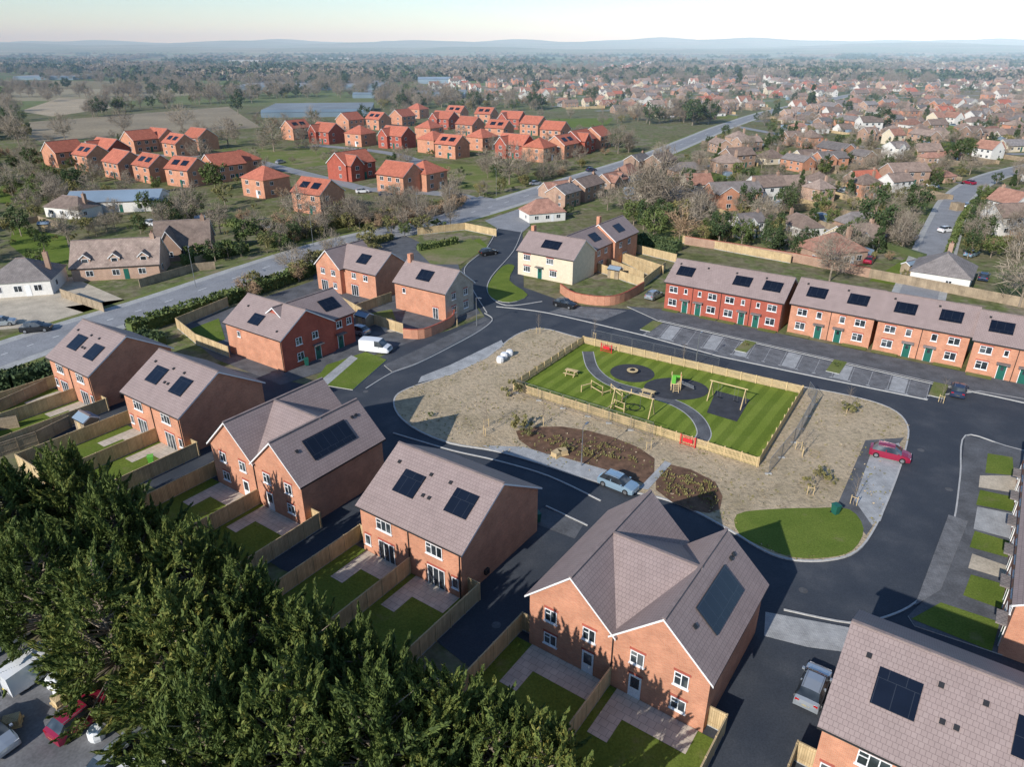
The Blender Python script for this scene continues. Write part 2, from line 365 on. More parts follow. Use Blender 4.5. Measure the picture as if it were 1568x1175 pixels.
# ================================================================ TERRAIN
g=MB(); g.poly([(-12000,-600,0),(12000,-600,0),(12000,13000,0),(-12000,13000,0)],'ground_land'); g.obj('ground')
def hills():
    mb=MB(); nx,ny=150,16; ys=[3600+ (j/(ny-1))**1.2*6500 for j in range(ny)]
    for j,y in enumerate(ys):
        for i in range(nx+1):
            x=-9500+19000*i/nx; t=min(1,j/(ny-1)*1.5)
            n=noise.noise(Vector((x/1900,y/1700,3)))+.5*noise.noise(Vector((x/600,y/800,8)))
            z=-6+ t*(58+72*max(0,n+.42))*(.82 if x<-1500 else 1) if j>0 else -6
            mb.v.append((x,y,z))
    for j in range(ny-1):
        for i in range(nx):
            a=j*(nx+1)+i; mb.f.append((a,a+1,a+nx+2,a+nx+1)); mb.m.append('ground_land')
    o=mb.obj('hills',uv=False)
    for p in o.data.polygons: p.use_smooth=True
hills()
# ---- estate surfaces
sheet('estate_road',[(762,345),(800,352),(802,440),(880,468),(1000,476),(1568,590),(1800,640),(1900,1500),(1000,1500),(840,1180),(740,1040),(640,960),(430,872),(260,760),(120,690),(30,640),(60,600),(150,545),(330,560),(480,592),(560,560),(615,528),(690,505),(742,485),(716,445),(706,412),(745,378)],.03,'asphalt_new')
island=[(790,514),(830,504),(890,519),(1000,545),(1100,566),(1200,588),(1300,607),(1362,626),(1389,652),(1386,690),(1366,750),(1340,808),(1312,845),(1270,859),(1215,859),(1172,846),(1120,815),(1060,782),(1015,765),(975,756),(900,735),(830,712),(760,692),(690,680),(640,660),(610,636),(604,612),(625,596),(690,574),(745,548)]
iw=smooth(W(island),True,4)
sheet('island_ground',iw,.14,'soil',world=True,skirt=.14)
ribbon('kerb_line',iw,.18,.03,.165,'kerb',True)
def kerb(px,sm=5,width=.15,z=.13):
    w=W(px); w=smooth(w,False,sm) if sm else w
    ribbon('kerb_line',w,width,.03,z,'kerb')
sheet('light_paving',[(640,588),(690,576),(745,550),(772,530),(768,522),(735,538),(690,560),(645,578)],.16,'pavers')
sheet('light_paving',[(738,684),(800,686),(860,702),(930,722),(985,748),(962,756),(900,736),(830,713),(760,693)],.16,'pavers')
sheet('light_paving',[(1335,690),(1376,680),(1383,702),(1348,800),(1334,806),(1308,768)],.16,'pavers')
sheet('dark_path',[(1325,676),(1384,672),(1377,681),(1336,688),(1308,768),(1336,808),(1326,822),(1284,770)],.158,'asphalt_path')
sheet('bark_bed',[(790,662),(860,655),(940,672),(1002,704),(985,742),(930,722),(862,702),(815,690)],.165,'bark',2)
sheet('bark_bed',[(1020,712),(1095,740),(1102,782),(1060,784),(1004,752)],.168,'bark',2)
sheet('light_paving',[(1018,708),(1028,712),(992,752),(978,750)],.175,'pavers')
sheet('island_lawn',[(1128,790),(1180,782),(1250,780),(1300,782),(1322,812),(1305,845),(1268,856),(1216,856),(1176,843),(1132,820)],.16,'turf_plain',3)
pf=[(893,527),(1228,605),(1160,717),(786,598)]
sheet('play_lawn',pf,.175,'turf')
pth=smooth(W([(900,540),(908,566),(935,588),(985,603),(1035,620),(1065,640),(1078,665),(1068,682)]),False,6)
ribbon('play_path',pth,1.75,.18,.19,'kerb'); ribbon('play_path',pth,1.5,.18,.198,'asphalt_path')
def disc(name,c,r,z,mat,sq=1.0):
    pts=[Vector((c.x+math.cos(t)*r,c.y+math.sin(t)*r*sq,z)) for t in np.linspace(0,2*math.pi,28)[:-1]]
    return sheet(name,pts,z,mat,world=True)
disc('play_surface',P(968,573),3.1,.204,'rubber'); disc('play_surface',P(1035,597),4.3,.204,'rubber',.8)
sheet('play_surface',[(1096,600),(1148,614),(1128,648),(1082,634)],.204,'rubber')
sheet('footway',[(1478,668),(1568,690),(1700,720),(1760,1080),(1400,960),(1390,945),(1430,905),(1462,800)],.12,'asphalt_path',0,.1)
kerb([(1568,612),(1500,600),(1420,607)],0)
kerb([(1600,700),(1540,684),(1478,668),(1470,730),(1460,800),(1432,885),(1400,925),(1350,948),(1300,955),(1200,935)])
for a in [[(1512,696),(1550,702),(1552,730),(1508,726)],[(1500,752),(1556,764),(1552,786),(1494,775)],[(1492,815),(1548,832),(1542,856),(1484,840)],[(1486,882),(1540,898),(1532,935),(1474,914)],[(1440,925),(1530,955),(1518,1000),(1395,950)]]:
    sheet('front_lawn',a,.15,'turf_plain')
for a in [[(1556,730),(1500,730),(1498,748),(1560,758)],[(1488,850),(1545,870),(1542,890),(1482,872)]]:
    sheet('bark_bed',a,.14,'gravel_beige')
for a in [[(1496,778),(1556,790),(1550,828),(1490,812)]]: sheet('light_paving',a,.145,'pavers')
sheet('light_paving',[(1452,790),(1482,800),(1440,905),(1400,930)],.14,'pavers_dark')
sheet('light_paving',[(1172,938),(1300,962),(1296,1000),(1236,992),(1170,975)],.05,'pavers')
# terrace front
sheet('footway',[(1012,474),(1568,590),(1800,640),(1800,665),(1425,588),(1008,492),(960,470)],.12,'asphalt_path',0,.1)
sheet('parking_bays',[(1004,493),(1424,589),(1418,612),(1100,545),(985,512)],.05,'pavers_dark')
sheet('parking_bays',[(870,468),(960,476),(920,492),(840,478)],.05,'pavers_dark')
for k in range(18):
    a=P(1004,493).lerp(P(1424,589),k/17); b=P(987,513).lerp(P(1418,611),k/17)
    ribbon('bay_marking',[a,b],.07,.056,.058,'paint_worn'); ribbon('bay_marking',[b-E1*.25,b+E1*.25],.1,.056,.062,'paint_white')
for k in (1,4,6,9,12,15):
    q=[P(1004,493).lerp(P(1424,589),(k+.1)/17),P(1004,493).lerp(P(1424,589),(k+.9)/17),P(987,513).lerp(P(1418,611),(k+.9)/17),P(987,513).lerp(P(1418,611),(k+.1)/17)]
    sheet('light_paving',q,.054,'pavers',world=True)
for x,y in [(1142,531),(1281,562),(1437,598),(998,500)]:
    c=P(x,y); q=[c-E1*.9-E2*2.6,c+E1*.9-E2*2.6,c+E1*.9+E2*2.4,c-E1*.9+E2*2.4]; sheet('bark_bed',q,.15,'verge',world=True,skirt=.12)
kerb([(985,514),(1100,546),(1260,580),(1420,613)],0); kerb([(1010,491),(1430,587),(1600,625)],0,.12,.14)
kerb([(760,470),(840,480),(985,514)])
sheet('footway',[(742,486),(755,492),(735,506),(640,556),(600,570),(588,560),(640,536),(700,508)],.12,'asphalt_path',0,.1)
kerb([(742,480),(754,490),(735,507),(690,532),(640,557),(600,572),(560,596)])
sheet('entry_green',[(748,436),(770,408),(788,408),(780,430),(808,452),(780,464),(752,456)],.14,'turf_plain',3,.1)
kerb([(800,352),(786,385),(752,425),(748,450),(775,468),(830,462)]); kerb([(762,350),(745,380),(712,410),(722,440),(746,480)])
kerb([(602,664),(690,690),(760,706),(840,730),(920,768)]); kerb([(836,776),(900,806)],0)
sheet('light_paving',[(830,778),(896,800),(880,826),(812,800)],.05,'asphalt_path')
sheet('front_lawn',[(500,560),(560,540),(592,552),(540,598),(480,588)],.13,'turf_plain',0,.1)
sheet('light_paving',[(538,545),(548,550),(500,592),(486,588)],.136,'pavers')
sheet('rear_lawn',[(640,385),(720,365),(745,380),(705,405),(660,405)],.06,'verge')
sheet('estate_plots',[(270,500),(480,430),(480,400),(620,360),(700,400),(712,440),(735,480),(640,520),(570,545),(430,590),(330,550)],.045,'asphalt_path')
sheet('rear_lawn',[(290,505),(335,488),(345,520),(320,528)],.07,'turf_plain'); sheet('rear_lawn',[(555,482),(600,474),(612,505),(580,500)],.07,'verge')
sheet('patio',[(575,490),(600,488),(610,508),(590,510)],.08,'slabs')
# main road & surroundings
main=smooth(W([(-260,640),(-120,588),(0,545),(120,505),(250,464),(400,412),(520,374),(640,347),(720,326),(800,302),(900,270),(1000,238),(1060,214),(1120,190),(1200,166),(1320,142)]),False,6)
ribbon('main_road_footway',main,15,.02,.03,'verge'); ribbon('main_road_footway',main,12.2,.03,.04,'concrete')
ribbon('main_road',main,8.2,.04,.055,'asphalt_old')
side=smooth(W([(745,318),(715,304),(690,298),(640,294),(560,290)]),False,5); ribbon('side_road',side,7,.04,.062,'asphalt_old')
est=smooth(W([(560,290),(450,262),(350,240),(200,238)]),False,5); ribbon('side_road',est,6,.04,.05,'asphalt_old')
est2=smooth(W([(640,294),(660,262),(600,235),(480,222)]),False,5); ribbon('side_road',est2,6,.04,.052,'asphalt_old')
st=smooth(W([(1400,470),(1425,400),(1448,340),(1470,300),(1520,270),(1600,250)]),False,5); ribbon('town_street',st,9,.02,.03,'concrete'); ribbon('town_street',st,6.4,.03,.045,'asphalt_old')
st2=smooth(W([(1120,192),(1250,215),(1400,232),(1600,236)]),False,5); ribbon('town_street',st2,6,.03,.045,'asphalt_old')
sheet('road_junction',[(742,338),(800,318),(812,345),(800,356),(762,350)],.066,'asphalt_old')
sheet('road_junction',[(700,318),(735,300),(760,305),(750,328),(715,335)],.07,'asphalt_old')
for i in range(len(main)-1):
    if i%2==0: ribbon('lane_marking',[main[i].lerp(main[i+1],.1),main[i].lerp(main[i+1],.6)],.18,.06,.078,'paint_white')
for a,m_ in [([(-40,440),(110,424),(215,470),(140,492),(0,505),(-60,500)],'gravel_beige'),([(215,458),(405,398),(414,408),(235,457)],'turf_plain'),([(20,345),(100,362),(112,402),(60,410),(15,375)],'turf_plain'),
            ([(100,470),(190,458),(210,468),(150,485)],'verge'),([(340,228),(500,226),(520,250),(400,264),(340,245)],'verge'),([(660,250),(770,252),(840,272),(760,292),(680,288)],'verge'),
            ([(480,338),(560,318),(640,308),(600,338),(500,362),(430,378)],'verge'),([(830,182),(940,180),(930,192),(850,196)],'turf_plain'),
            ([(1330,430),(1400,388),(1425,392),(1395,440)],'turf_plain'),([(640,385),(735,365),(750,380),(700,398)],'turf_plain'),
            ([(90,150),(160,152),(170,165),(80,178),(30,170)],'field_tan'),([(0,190),(350,163),(400,195),(60,216)],'field_brown'),([(-200,130),(20,132),(10,142),(-200,140)],'turf_plain'),([(0,280),(60,290),(50,320),(0,310)],'turf_plain'),
            ([(-400,925),(-20,915),(0,935),(100,1060),(250,1180),(300,1500),(-600,1500)],'yard'),([(980,330),(1200,372),(1180,395),(1000,365)],'verge')]:
    sheet('grass_area' if 'turf' in m_ or m_=='verge' else 'open_ground',a,.018,m_)
# ================================================================ NEAR ROW HOUSES
def garden(h,L,depth=12,x0=-1.2,x1=None,mid=True):
    x1=x1 or L+1.2; q=lambda x,y:h.at(x,y)
    sheet('garden_lawn',[q(x0,-depth),q(x1,-depth),q(x1,-.05),q(x0,-.05)],.06,'turf_plain',world=True)
    for a,b in ((0.3,L/2-.6),(L/2+.6,L-.3)):
        sheet('patio',[q(a,-2.2),q(b,-2.2),q(b,-.03),q(a,-.03)],.075,'slabs',world=True)
        sheet('patio',[q(a,-4.4),q(a+1.5,-4.4),q(a+1.5,-2.2),q(a,-2.2)],.077,'slabs',world=True)
    xs=[x0,L/2,x1] if mid else [x0,x1]
    for x in xs: fence('garden_fence',[q(x,-.1 if x==L/2 else .6),q(x,-depth)])
    fence('garden_fence',[q(x0,-depth-.1),q(x1,-depth-.1)])
    fence('garden_fence',[q(x0,.8),q(0,.8)]) ; fence('garden_fence',[q(L,.8),q(x1,.8)])
def semi(A,B,D,rise=3.5,pans=(),depth=12,ang=ANG,gw='brick'):
    a=P(*A,5.1);b=P(*B,5.1) if B else None; L=((b-a).length if B else 12.6)-.6
    h=House('brick_house',A,ang=ang); sl=h.block(0,L,0,D,5.0,5.0+rise,'x','brick','tile',gw=gw)
    s=sl('-')
    for u,t in pans: panel(h.pv,s,u*L,t*s[4],2.4,2.3)
    h.vents(s,[(L*.1,s[4]*.75),(L*.43,s[4]*.75),(L*.47,s[4]*.45),(L*.53,s[4]*.45),(L*.62,s[4]*.75)])
    U=L/2
    for k in (0,1):
        o=k*U; h.front([(o+U*.5,3.3,1.8,1.15,'w'),(o+U*(.52),0,1.9,2.1,'f'),(o+U*(.12 if k==0 else .88),.9,.7,1.1,'w')])
    h.pipe(U,-.06); h.pipe(L-.15,-.06)
    h.walls.box(L+.003,L+.25,3,3.5,.6,1.1,'gutter')
    h.done(); garden(h,L,depth); return h,L
semi((68,545),(141,573),11,3.4,[(.3,.5),(.75,.45)])
semi((182,598),(272,640),11,3.4,[(.28,.52),(.72,.5)])
semi((543,772),(708,848),11.4,3.5,[(.3,.52),(.8,.55)])
h8,_=semi((1252,1110),None,11.4,3.5,[(.26,.52),(.85,.6)])
def twin(A,B,D):
    L=(P(*A,5.1)-P(*B,5.1)).length-.6; h=House('gabled_brick_house',A)
    hw=L/2; ze,zr=5.0,8.3
    a=h.block(0,hw,0,D,ze,zr,'y','brick','tile'); b=h.block(hw+.004,L,.006,D-1.5,ze-.01,zr+.02,'y','brick','tile')
    h.block(hw/2+.1,L-hw/2-.1,.4,D-.9,ze+.03,zr-.04,'x','brick','tile',o=.28)
    s=b('-'); panel(h.pv,s,s[3]*.5,s[4]*.5,5.4,2.3)
    s2=a('+'); h.vents(s,[(s[3]*.15,s[4]*.6),(s[3]*.85,s[4]*.7),(s[3]*.9,s[4]*.7)])
    for k in (0,1):
        o=k*hw; h.front([(o+hw*.27,3.2,1.05,1.15,'w'),(o+hw*.73,3.2,1.05,1.15,'w')])
        h.front([(o+hw*(.27 if k==0 else .73),.95,1.1,1.05,'w'),(o+hw*(.73 if k==0 else .27),0,.95,2.1,'wd')])
    h.pipe(hw,-.06); h.done(); garden(h,L); return h,L
twin((315,675),(463,742),12.2); twin((803,908),(1095,1045),12.6)
h=House('brick_house',loc=P(1527,1002),ang=55)
h.block(0,30,-10,0,5,8.2,'x','brick','tile')
for k in range(6):
    for u,z,w,hh,kd in [(1.4,0,1,2.1,'d'),(3.6,.95,1.3,1.1,'w'),(1.4,3.3,1,1.1,'w'),(3.6,3.3,1.3,1.1,'w')]: win(h.win,Vector((0,0,0)),X,Y,k*5+u,z,w,hh,kd)
h.done()
def paneln(h,sl,lst):
    for u,t,w,hh in lst: panel(h.pv,sl,u,t*sl[4],w,hh)
h=House('brick_house',(340,492)); s=h.block(0,12.6,0,9.5,5,8,'x','brick','tile',gw='brick_red')
s2=h.block(3.6,12.2,3,14,5.02,7.9,'y','brick_red','tile')
paneln(h,s('-'),[(5.6,.33,2.4,1.9)]); paneln(h,s2('-'),[(8.3,.5,3.0,2.2)]); h.vents(s('-'),[(2,3.6),(11,1)])
h.right([(3,3.3,1.1,1.1,'w'),(6,3.3,1.1,1.1,'w'),(3,.9,1.2,1.2,'w'),(6.2,0,1,2.1,'d')],12.6)
h.right([(11,3.3,1.1,1.1,'w'),(13,3.3,1,1.1,'w'),(11,0,1,2.1,'d')],12.2); h.front([(3,3.3,.7,.9,'w')]); h.pipe(12.5,-.06); h.done(); H10=h
h=House('brick_house',(480,402)); s=h.block(0,6.4,0,9,5,7.9,'y','brick','tile'); s2=h.block(3.2,14.5,1,9.6,5.02,8.0,'x','brick','tile')
paneln(h,s2('-'),[(6.6,.5,2.6,2.2)]); h.front([(1.8,3.3,1.1,1.1,'w'),(4.6,3.3,1.1,1.1,'w'),(2,.0,1.8,2.1,'f'),(4.8,.9,1,1.1,'w')]); h.front([(9,3.3,1.1,1.1,'w'),(12,3.3,1.1,1.1,'w'),(9,0,1.8,2.1,'f')],1); h.done(); H11=h
h=House('stone_and_brick_house',(600,430)); s=h.block(0,11.4,0,7.6,5,7.9,'x','brick','tile',gw='stone')
paneln(h,s('-'),[(5.6,.5,3,2.2)]); h.front([(2.2,3.3,.7,.9,'w'),(9.2,0,1.2,2.0,'f')]); h.right([(2.2,3.3,1,1.1,'w'),(5.4,3.3,1,1.1,'w'),(2.2,.9,1.2,1.2,'w'),(5.4,.9,1.2,1.2,'w')],11.4)
h.walls.box(.3,1.0,3.3,4.2,6,9.2,'brick'); h.done(); H12=h
h=House('cream_house',(790,382)); s=h.block(0,12.8,0,8.6,5,7.9,'x','render_cream','tile'); s2=h.block(4.2,12.4,5,16.5,5.02,7.9,'y','brick','tile'); s3=h.block(5.2,13.2,16.51,27,5.3,8.2,'y','brick','tile')
paneln(h,s('-'),[(6.6,.5,4,2.1)]); paneln(h,s2('-'),[(7.5,.5,3,2.1)]); paneln(h,s3('-'),[(5,.5,3,2.1)])
h.front([(2.2,3.3,1.6,1.1,'w'),(7.6,3.3,1.6,1.1,'w'),(2.2,.9,1.6,1.2,'w'),(8.4,.9,1.6,1.2,'w'),(5.3,0,1,2.1,'d')]); h.right([(11,3.3,1.1,1.1,'w'),(14,3.3,1.1,1.1,'w'),(12,0,1.8,2.1,'f')],12.4)
h.right([(19,3.5,1.1,1.1,'w'),(23,3.5,1.1,1.1,'w'),(21,0,1.8,2.1,'f')],13.2)
h.walls.box(.2,.9,4.4,5.3,6,9.1,'brick'); h.walls.box(8,8.7,17.5,18.4,7,9.6,'brick'); h.done(); H13=h
def terrace(A,B,n,wall,D=9.2,doors=None,name='terraced_house'):
    L=(P(*A,5.1)-P(*B,5.1)).length-.5; h=House(name,A); s=h.block(0,L,0,D,5,7.9,'x',wall,'tile',gw='brick')
    U=L/n; sl=s('-')
    for k in range(n):
        o=k*U; fl=k%2; c=lambda f:(o+U*(1-f)) if fl else (o+U*f)
        h.front([(c(.3),3.25,1.5,1.1,'w'),(c(.72),3.25,.8,1.1,'w') if U>5.6 else (c(.75),3.4,.6,.9,'w'),(c(.3),.9,1.5,1.2,'w'),(c(.76),0,.95,2.1,'d')])
        if k%2==0 or n<3 or k==3: panel(h.pv,sl,o+U*.5,sl[4]*.52,2.9,2.1)
        h.vents(sl,[(o+U*.2,sl[4]*.8)])
        if k: h.pipe(o,-.06)
        sheet('front_lawn',[h.at(c(.02),-1.4),h.at(c(.6),-1.4),h.at(c(.6),-.05),h.at(c(.02),-.05)],.14,'verge',world=True)
    h.done(); return h,L
terrace((1017,430),(1197,466),4,'brick_red'); terrace((1209,463),(1338,491),2,'brick'); terrace((1342,488),(1487,519),2,'brick'); terrace((1489,519),(1640,551),2,'brick')
for px in [[(272,503),(302,528),(352,548)],[(272,503),(350,470)],[(525,470),(572,497),(618,512)],[(545,482),(600,462)],[(904,412),(960,432),(985,440)],[(880,425),(904,412),(955,382),(1035,402)],[(955,400),(1015,420)],[(985,440),(1018,414)],
           [(640,360),(712,352),(760,362)],[(1045,372),(1210,403)],[(920,405),(985,430)],[(938,394),(1000,425)]]:
    fence('garden_fence',W(px))
wall_line('brick_wall',smooth(W([(858,448),(880,462),(925,468),(955,462),(985,445)]),False,4),1.7)
wall_line('brick_wall',smooth(W([(618,518),(650,518),(690,500),(696,488)]),False,4),1.6)
wall_line('brick_wall',W([(1048,374),(1120,385),(1220,402),(1330,425)]),1.9,'brick_old')
fence('garden_fence',W([(1330,425),(1500,458),(1700,498)]),1.8,'timber_old',post='timber_old')
for px in [[(0,632),(95,588)],[(0,700),(60,680),(110,655)],[(-60,670),(30,655)],[(95,455),(160,478)],[(215,440),(300,415),(330,412)],[(0,350),(60,340),(100,352)],[(355,385),(300,405)],[(640,440),(690,470)]]:
    fence('garden_fence',W(px),1.6,'timber_old',post='timber_old')
pw=[p for p in W(pf)]
def picket(name,pts,h=1.2,z=.14):
    mb=MB(); o=pts[0]
    for a,b in zip(pts,pts[1:]):
        a=a-o;b=b-o; a.z=b.z=0; d=b-a; L=d.length; d.normalize(); nn=Vector((-d.y,d.x,0))
        mb.fbox(a,d,nn,0,L,h*.25,h*.25+.09,-.05,-.015,'timber'); mb.fbox(a,d,nn,0,L,h*.82,h*.82+.09,-.05,-.015,'timber')
        k=int(L/.15)
        for i in range(k): u=L*(i+.5)/k; mb.fbox(a,d,nn,u-.05,u+.05,.06,h,-.012,.012,'log')
        k=max(1,round(L/2))
        for i in range(k+1): u=L*i/k; mb.fbox(a,d,nn,u-.06,u+.06,0,h+.08,-.15,-.052,'log')
    mb.obj(name,None,(o.x,o.y,z))
picket('play_area_fence',pw+[pw[0]])
z1=Vector((0,0,1))
def heras(px):
    pts=W(px); mb=MB(); o=pts[0]
    for a,b in zip(pts,pts[1:]):
        L=(b-a).length; k=max(1,round(L/3.5))
        for i in range(k):
            p=a.lerp(b,i/k)-o; q=a.lerp(b,(i+.96)/k)-o; z=z1
            for hh in (.15,2.0): mb.beam(p+z*hh,q+z*hh,.04,'grey_metal')
            for pp in (p,q): mb.beam(pp,pp+z*2,.04,'grey_metal')
            for t in range(1,20): m_=p.lerp(q,t/20); mb.beam(m_+z*.15,m_+z*2,.012,'grey_metal')
            for t in range(1,6): mb.beam(p+z*(.15+.3*t),q+z*(.15+.3*t),.012,'grey_metal')
            mb.box(p.x-.35,p.x+.35,p.y-.12,p.y+.12,0,.14,'concrete')
    mb.obj('temporary_site_fence',None,(o.x,o.y,.14))
heras([(1176,728),(1215,680),(1247,622),(1236,606)]); heras([(905,524),(1000,546),(1100,570)]); heras([(790,604),(900,640),(1000,672)])
def at(px,py,ang=0): return P(px,py),math.radians(ang)
def swing(px,py,ang):
    l,r=at(px,py,ang); mb=MB()
    for x in (-2.2,2.2):
        for y in (-1.1,1.1): mb.tube((x,y,0),(x,0,2.5),.07,.06,'log',8)
    mb.tube((-2.5,0,2.5),(2.5,0,2.5),.07,.07,'log',8)
    for x in (-1.1,1.1):
        for d in (-.22,.22): mb.beam((x+d,0,2.45),(x+d,0,.5),.02,'grey_metal')
        mb.box(x-.25,x+.25,-.1,.1,.45,.5,'tyre')
    mb.obj('swing_set',None,(l.x,l.y,.19),r)
swing(1112,618,-35)
def frame2(px,py,ang):
    l,r=at(px,py,ang); mb=MB()
    for x in (-2.6,2.6):
        mb.tube((x,-.9,0),(x,0,2.5),.07,.06,'log',8); mb.tube((x,.9,0),(x,0,2.5),.07,.06,'log',8)
    mb.tube((-2.8,0,2.5),(2.8,0,2.5),.07,.07,'log',8)
    mb.tube((-1.0,0,2.4),(-1.0,0,.7),.02,.02,'grey_metal',5); mb.tube((1.0,0,2.4),(1.0,0,.7),.02,.02,'grey_metal',5)
    for k in range(14):
        t0,t1=2*math.pi*k/14,2*math.pi*(k+1)/14; mb.beam((math.cos(t0),math.sin(t0)*.9,.62),(math.cos(t1),math.sin(t1)*.9,.62),.09,'tyre')
    mb.obj('basket_swing',None,(l.x,l.y,.19),r)
frame2(968,632,-35)
def picnic(px,py,ang):
    l,r=at(px,py,ang); mb=MB()
    for k in range(5): mb.box(-.9,.9,-.38+k*.155,-.38+k*.155+.14,.72,.76,'log')
    for s in (-1,1):
        for k in range(2): mb.box(-.9,.9,s*.78-.14+k*.145,s*.78-.01+k*.145,.44,.48,'log')
    for x in (-.6,.6):
        mb.beam((x,-.75,0),(x,-.28,.72),.09,'log'); mb.beam((x,.75,0),(x,.28,.72),.09,'log'); mb.beam((x,-.85,.4),(x,.85,.4),.08,'log')
    mb.obj('picnic_table',None,(l.x,l.y,.18),r)
picnic(875,576,-30); picnic(992,608,-35)
def tower(px,py,ang):
    l,r=at(px,py,ang); mb=MB()
    for x in (-.6,.6):
        for y in (-.6,.6): mb.tube((x,y,0),(x,y,2.2),.06,.06,'log',8)
    mb.box(-.65,.65,-.65,.65,.9,.98,'log')
    mb.box(-.62,.62,.6,.66,1.0,1.7,'play_green'); mb.box(-.66,-.6,-.6,.6,1.0,1.7,'play_green'); mb.box(-.62,-.1,-.66,-.6,1.0,2.1,'play_green'); mb.box(.6,.66,.32,.6,1.0,1.9,'play_red')
    mb.hexa([(.65,-.3,.9),(2.4,-.3,.22),(2.4,.3,.22),(.65,.3,.9)],[(.65,-.3,.95),(2.4,-.3,.27),(2.4,.3,.27),(.65,.3,.95)],'grey_metal')
    for y in (-.33,.33): mb.beam((.65,y,1.05),(2.4,y,.36),.05,'grey_metal',.14)
    for k in range(4): mb.beam((-.35,-.65-.15*(4-k)+.1,.2*(k+1)),(.35,-.65-.15*(4-k)+.1,.2*(k+1)),.06,'log')
    for x in (-.35,.35): mb.beam((x,-1.3,0),(x,-.62,1.0),.06,'log')
    mb.obj('play_tower_with_slide',None,(l.x,l.y,.2),r)
tower(1034,597,-10)
def trail(px):
    pts=W(px); o=pts[0]; mb=MB()
    for i,(a,b) in enumerate(zip(pts,pts[1:])):
        a=a-o;b=b-o
        mb.tube(a,a+z1*(1.4 if i%2 else 1.0),.07,.07,'log',7); mb.tube(b,b+z1*(1.4 if i%2 else 1.0),.07,.07,'log',7)
        mb.tube(a+z1*(.45 if i%3 else .9),b+z1*(.45 if i%3 else .9),.07,.07,'log',7)
        if i%2: mb.tube(a+z1*1.3,b+z1*1.3,.04,.04,'log',6)
    mb.obj('timber_balance_trail',None,(o.x,o.y,.18))
trail([(890,602),(905,598),(922,608),(935,604),(952,618),(966,608)]); trail([(925,640),(940,628),(955,634)])
l=P(968,573); mb=MB(); mb.tube((0,0,0),(0,0,.4),.08,.08,'grey_metal'); mb.tube((0,0,.4),(0,0,.46),.8,.8,'log',20); mb.tube((0,0,.47),(0,0,.7),.4,.1,'tyre',14); mb.obj('play_roundabout',None,(l.x,l.y,.2))
for px,py,an in [(928,541,-35),(1052,685,-35)]:
    l=P(px,py); mb=MB()
    for x in (-.9,.9): mb.tube((x,0,0),(x,0,1.4),.06,.06,'play_red',8)
    for k in range(9): mb.beam((-.8+.2*k,0,.15),(-.8+.2*k,0,1.2),.03,'play_red')
    for z in (.15,1.2): mb.beam((-.85,0,z),(.85,0,z),.05,'play_red')
    mb.fbox(Vector((0,0,0)),X,-Y,-.55,.55,.5,1.0,.05,.07,'play_red'); mb.obj('play_area_gate',None,(l.x,l.y,.16),math.radians(an))
# ================================================================ VEHICLES
def car_mesh(name,colr,kind='hatch'):
    if kind=='hatch':
        S=[(-2.12,.62,.30,.62,.62,.6),(-2.06,.83,.22,.88,.9,.74),(-1.82,.87,.2,.93,1.0,.74),(-1.35,.88,.2,.95,1.42,.62),(-.4,.89,.2,.94,1.5,.64),(.35,.89,.2,.93,1.44,.62),(1.1,.88,.2,.9,.96,.74),(1.75,.86,.2,.8,.83,.7),(2.08,.78,.22,.66,.68,.64),(2.15,.6,.3,.5,.5,.5)]
    else:
        S=[(-2.4,.8,.35,1.0,1.0,.8),(-2.36,.95,.25,1.1,1.88,.84),(-1.2,.96,.22,1.1,1.95,.86),(.2,.96,.22,1.1,1.95,.86),(.9,.96,.22,1.08,1.9,.82),(1.6,.95,.22,1.05,1.12,.84),(2.2,.92,.24,.9,.93,.8),(2.42,.78,.32,.6,.62,.7)]
    mb=MB(); R=[]
    for x,w,zl,zb,zr,wr in S:
        R.append([(x,-w,zl),(x,-w*1.01,(zl+zb)/2),(x,-w*.97,zb),(x,-wr,zr),(x,0,zr+.03),(x,wr,zr),(x,w*.97,zb),(x,w*1.01,(zl+zb)/2),(x,w,zl)])
    for i in range(len(R)-1):
        a,b=R[i],R[i+1]
        tall=max(S[i][4]-S[i][3],S[i+1][4]-S[i+1][3])>.3
        slant=abs(S[i][4]-S[i+1][4])>.3
        for k in range(8):
            mat=colr
            if k in (2,5) and tall: mat='glass' if not(kind=='van' and i<3) else colr
            if k in (3,4) and slant and not (kind=='van' and i==0): mat='glass'
            mb.poly([a[k],b[k],b[k+1],a[k+1]][::-1],mat)
        mb.poly([a[0],b[0],b[8],a[8]],'tyre')
    mb.poly(R[0],colr); mb.poly(R[-1][::-1],colr)
    xw=1.32
    for x in (-xw,xw):
        for s in (-1,1):
            mb.tube((x,s*.72,.32),(x,s*.915,.32),.33,.33,'tyre',16); mb.tube((x,s*.9,.32),(x,s*.93,.32),.2,.2,'grey_metal',12)
    e=2.09 if kind=='hatch' else 2.4
    for s in (-1,1):
        mb.box(-e-.0,-e+.12,s*.62-.14,s*.62+.14,.72,.9,'lamp_red'); mb.box(e-.22,e-.02,s*.6-.16,s*.6+.16,.55,.7,'lamp_clear'); mb.box(.75,.95,s*.96-.09,s*.96+.09,.92,1.06,colr)
        if kind=='hatch':
            mb.beam((-1.4,s*.55,1.5),(.3,s*.55,1.52),.04,'grey_metal')
            for x in (-.45,): mb.box(x-.04,x+.04,s*.80-.08,s*.80+.03,.96,1.2,colr)
    mb.box(-e-.03,-e+.01,-.26,.26,.5,.62,'play_yellow')
    me=mb.mesh(name,False); return me
CM={}
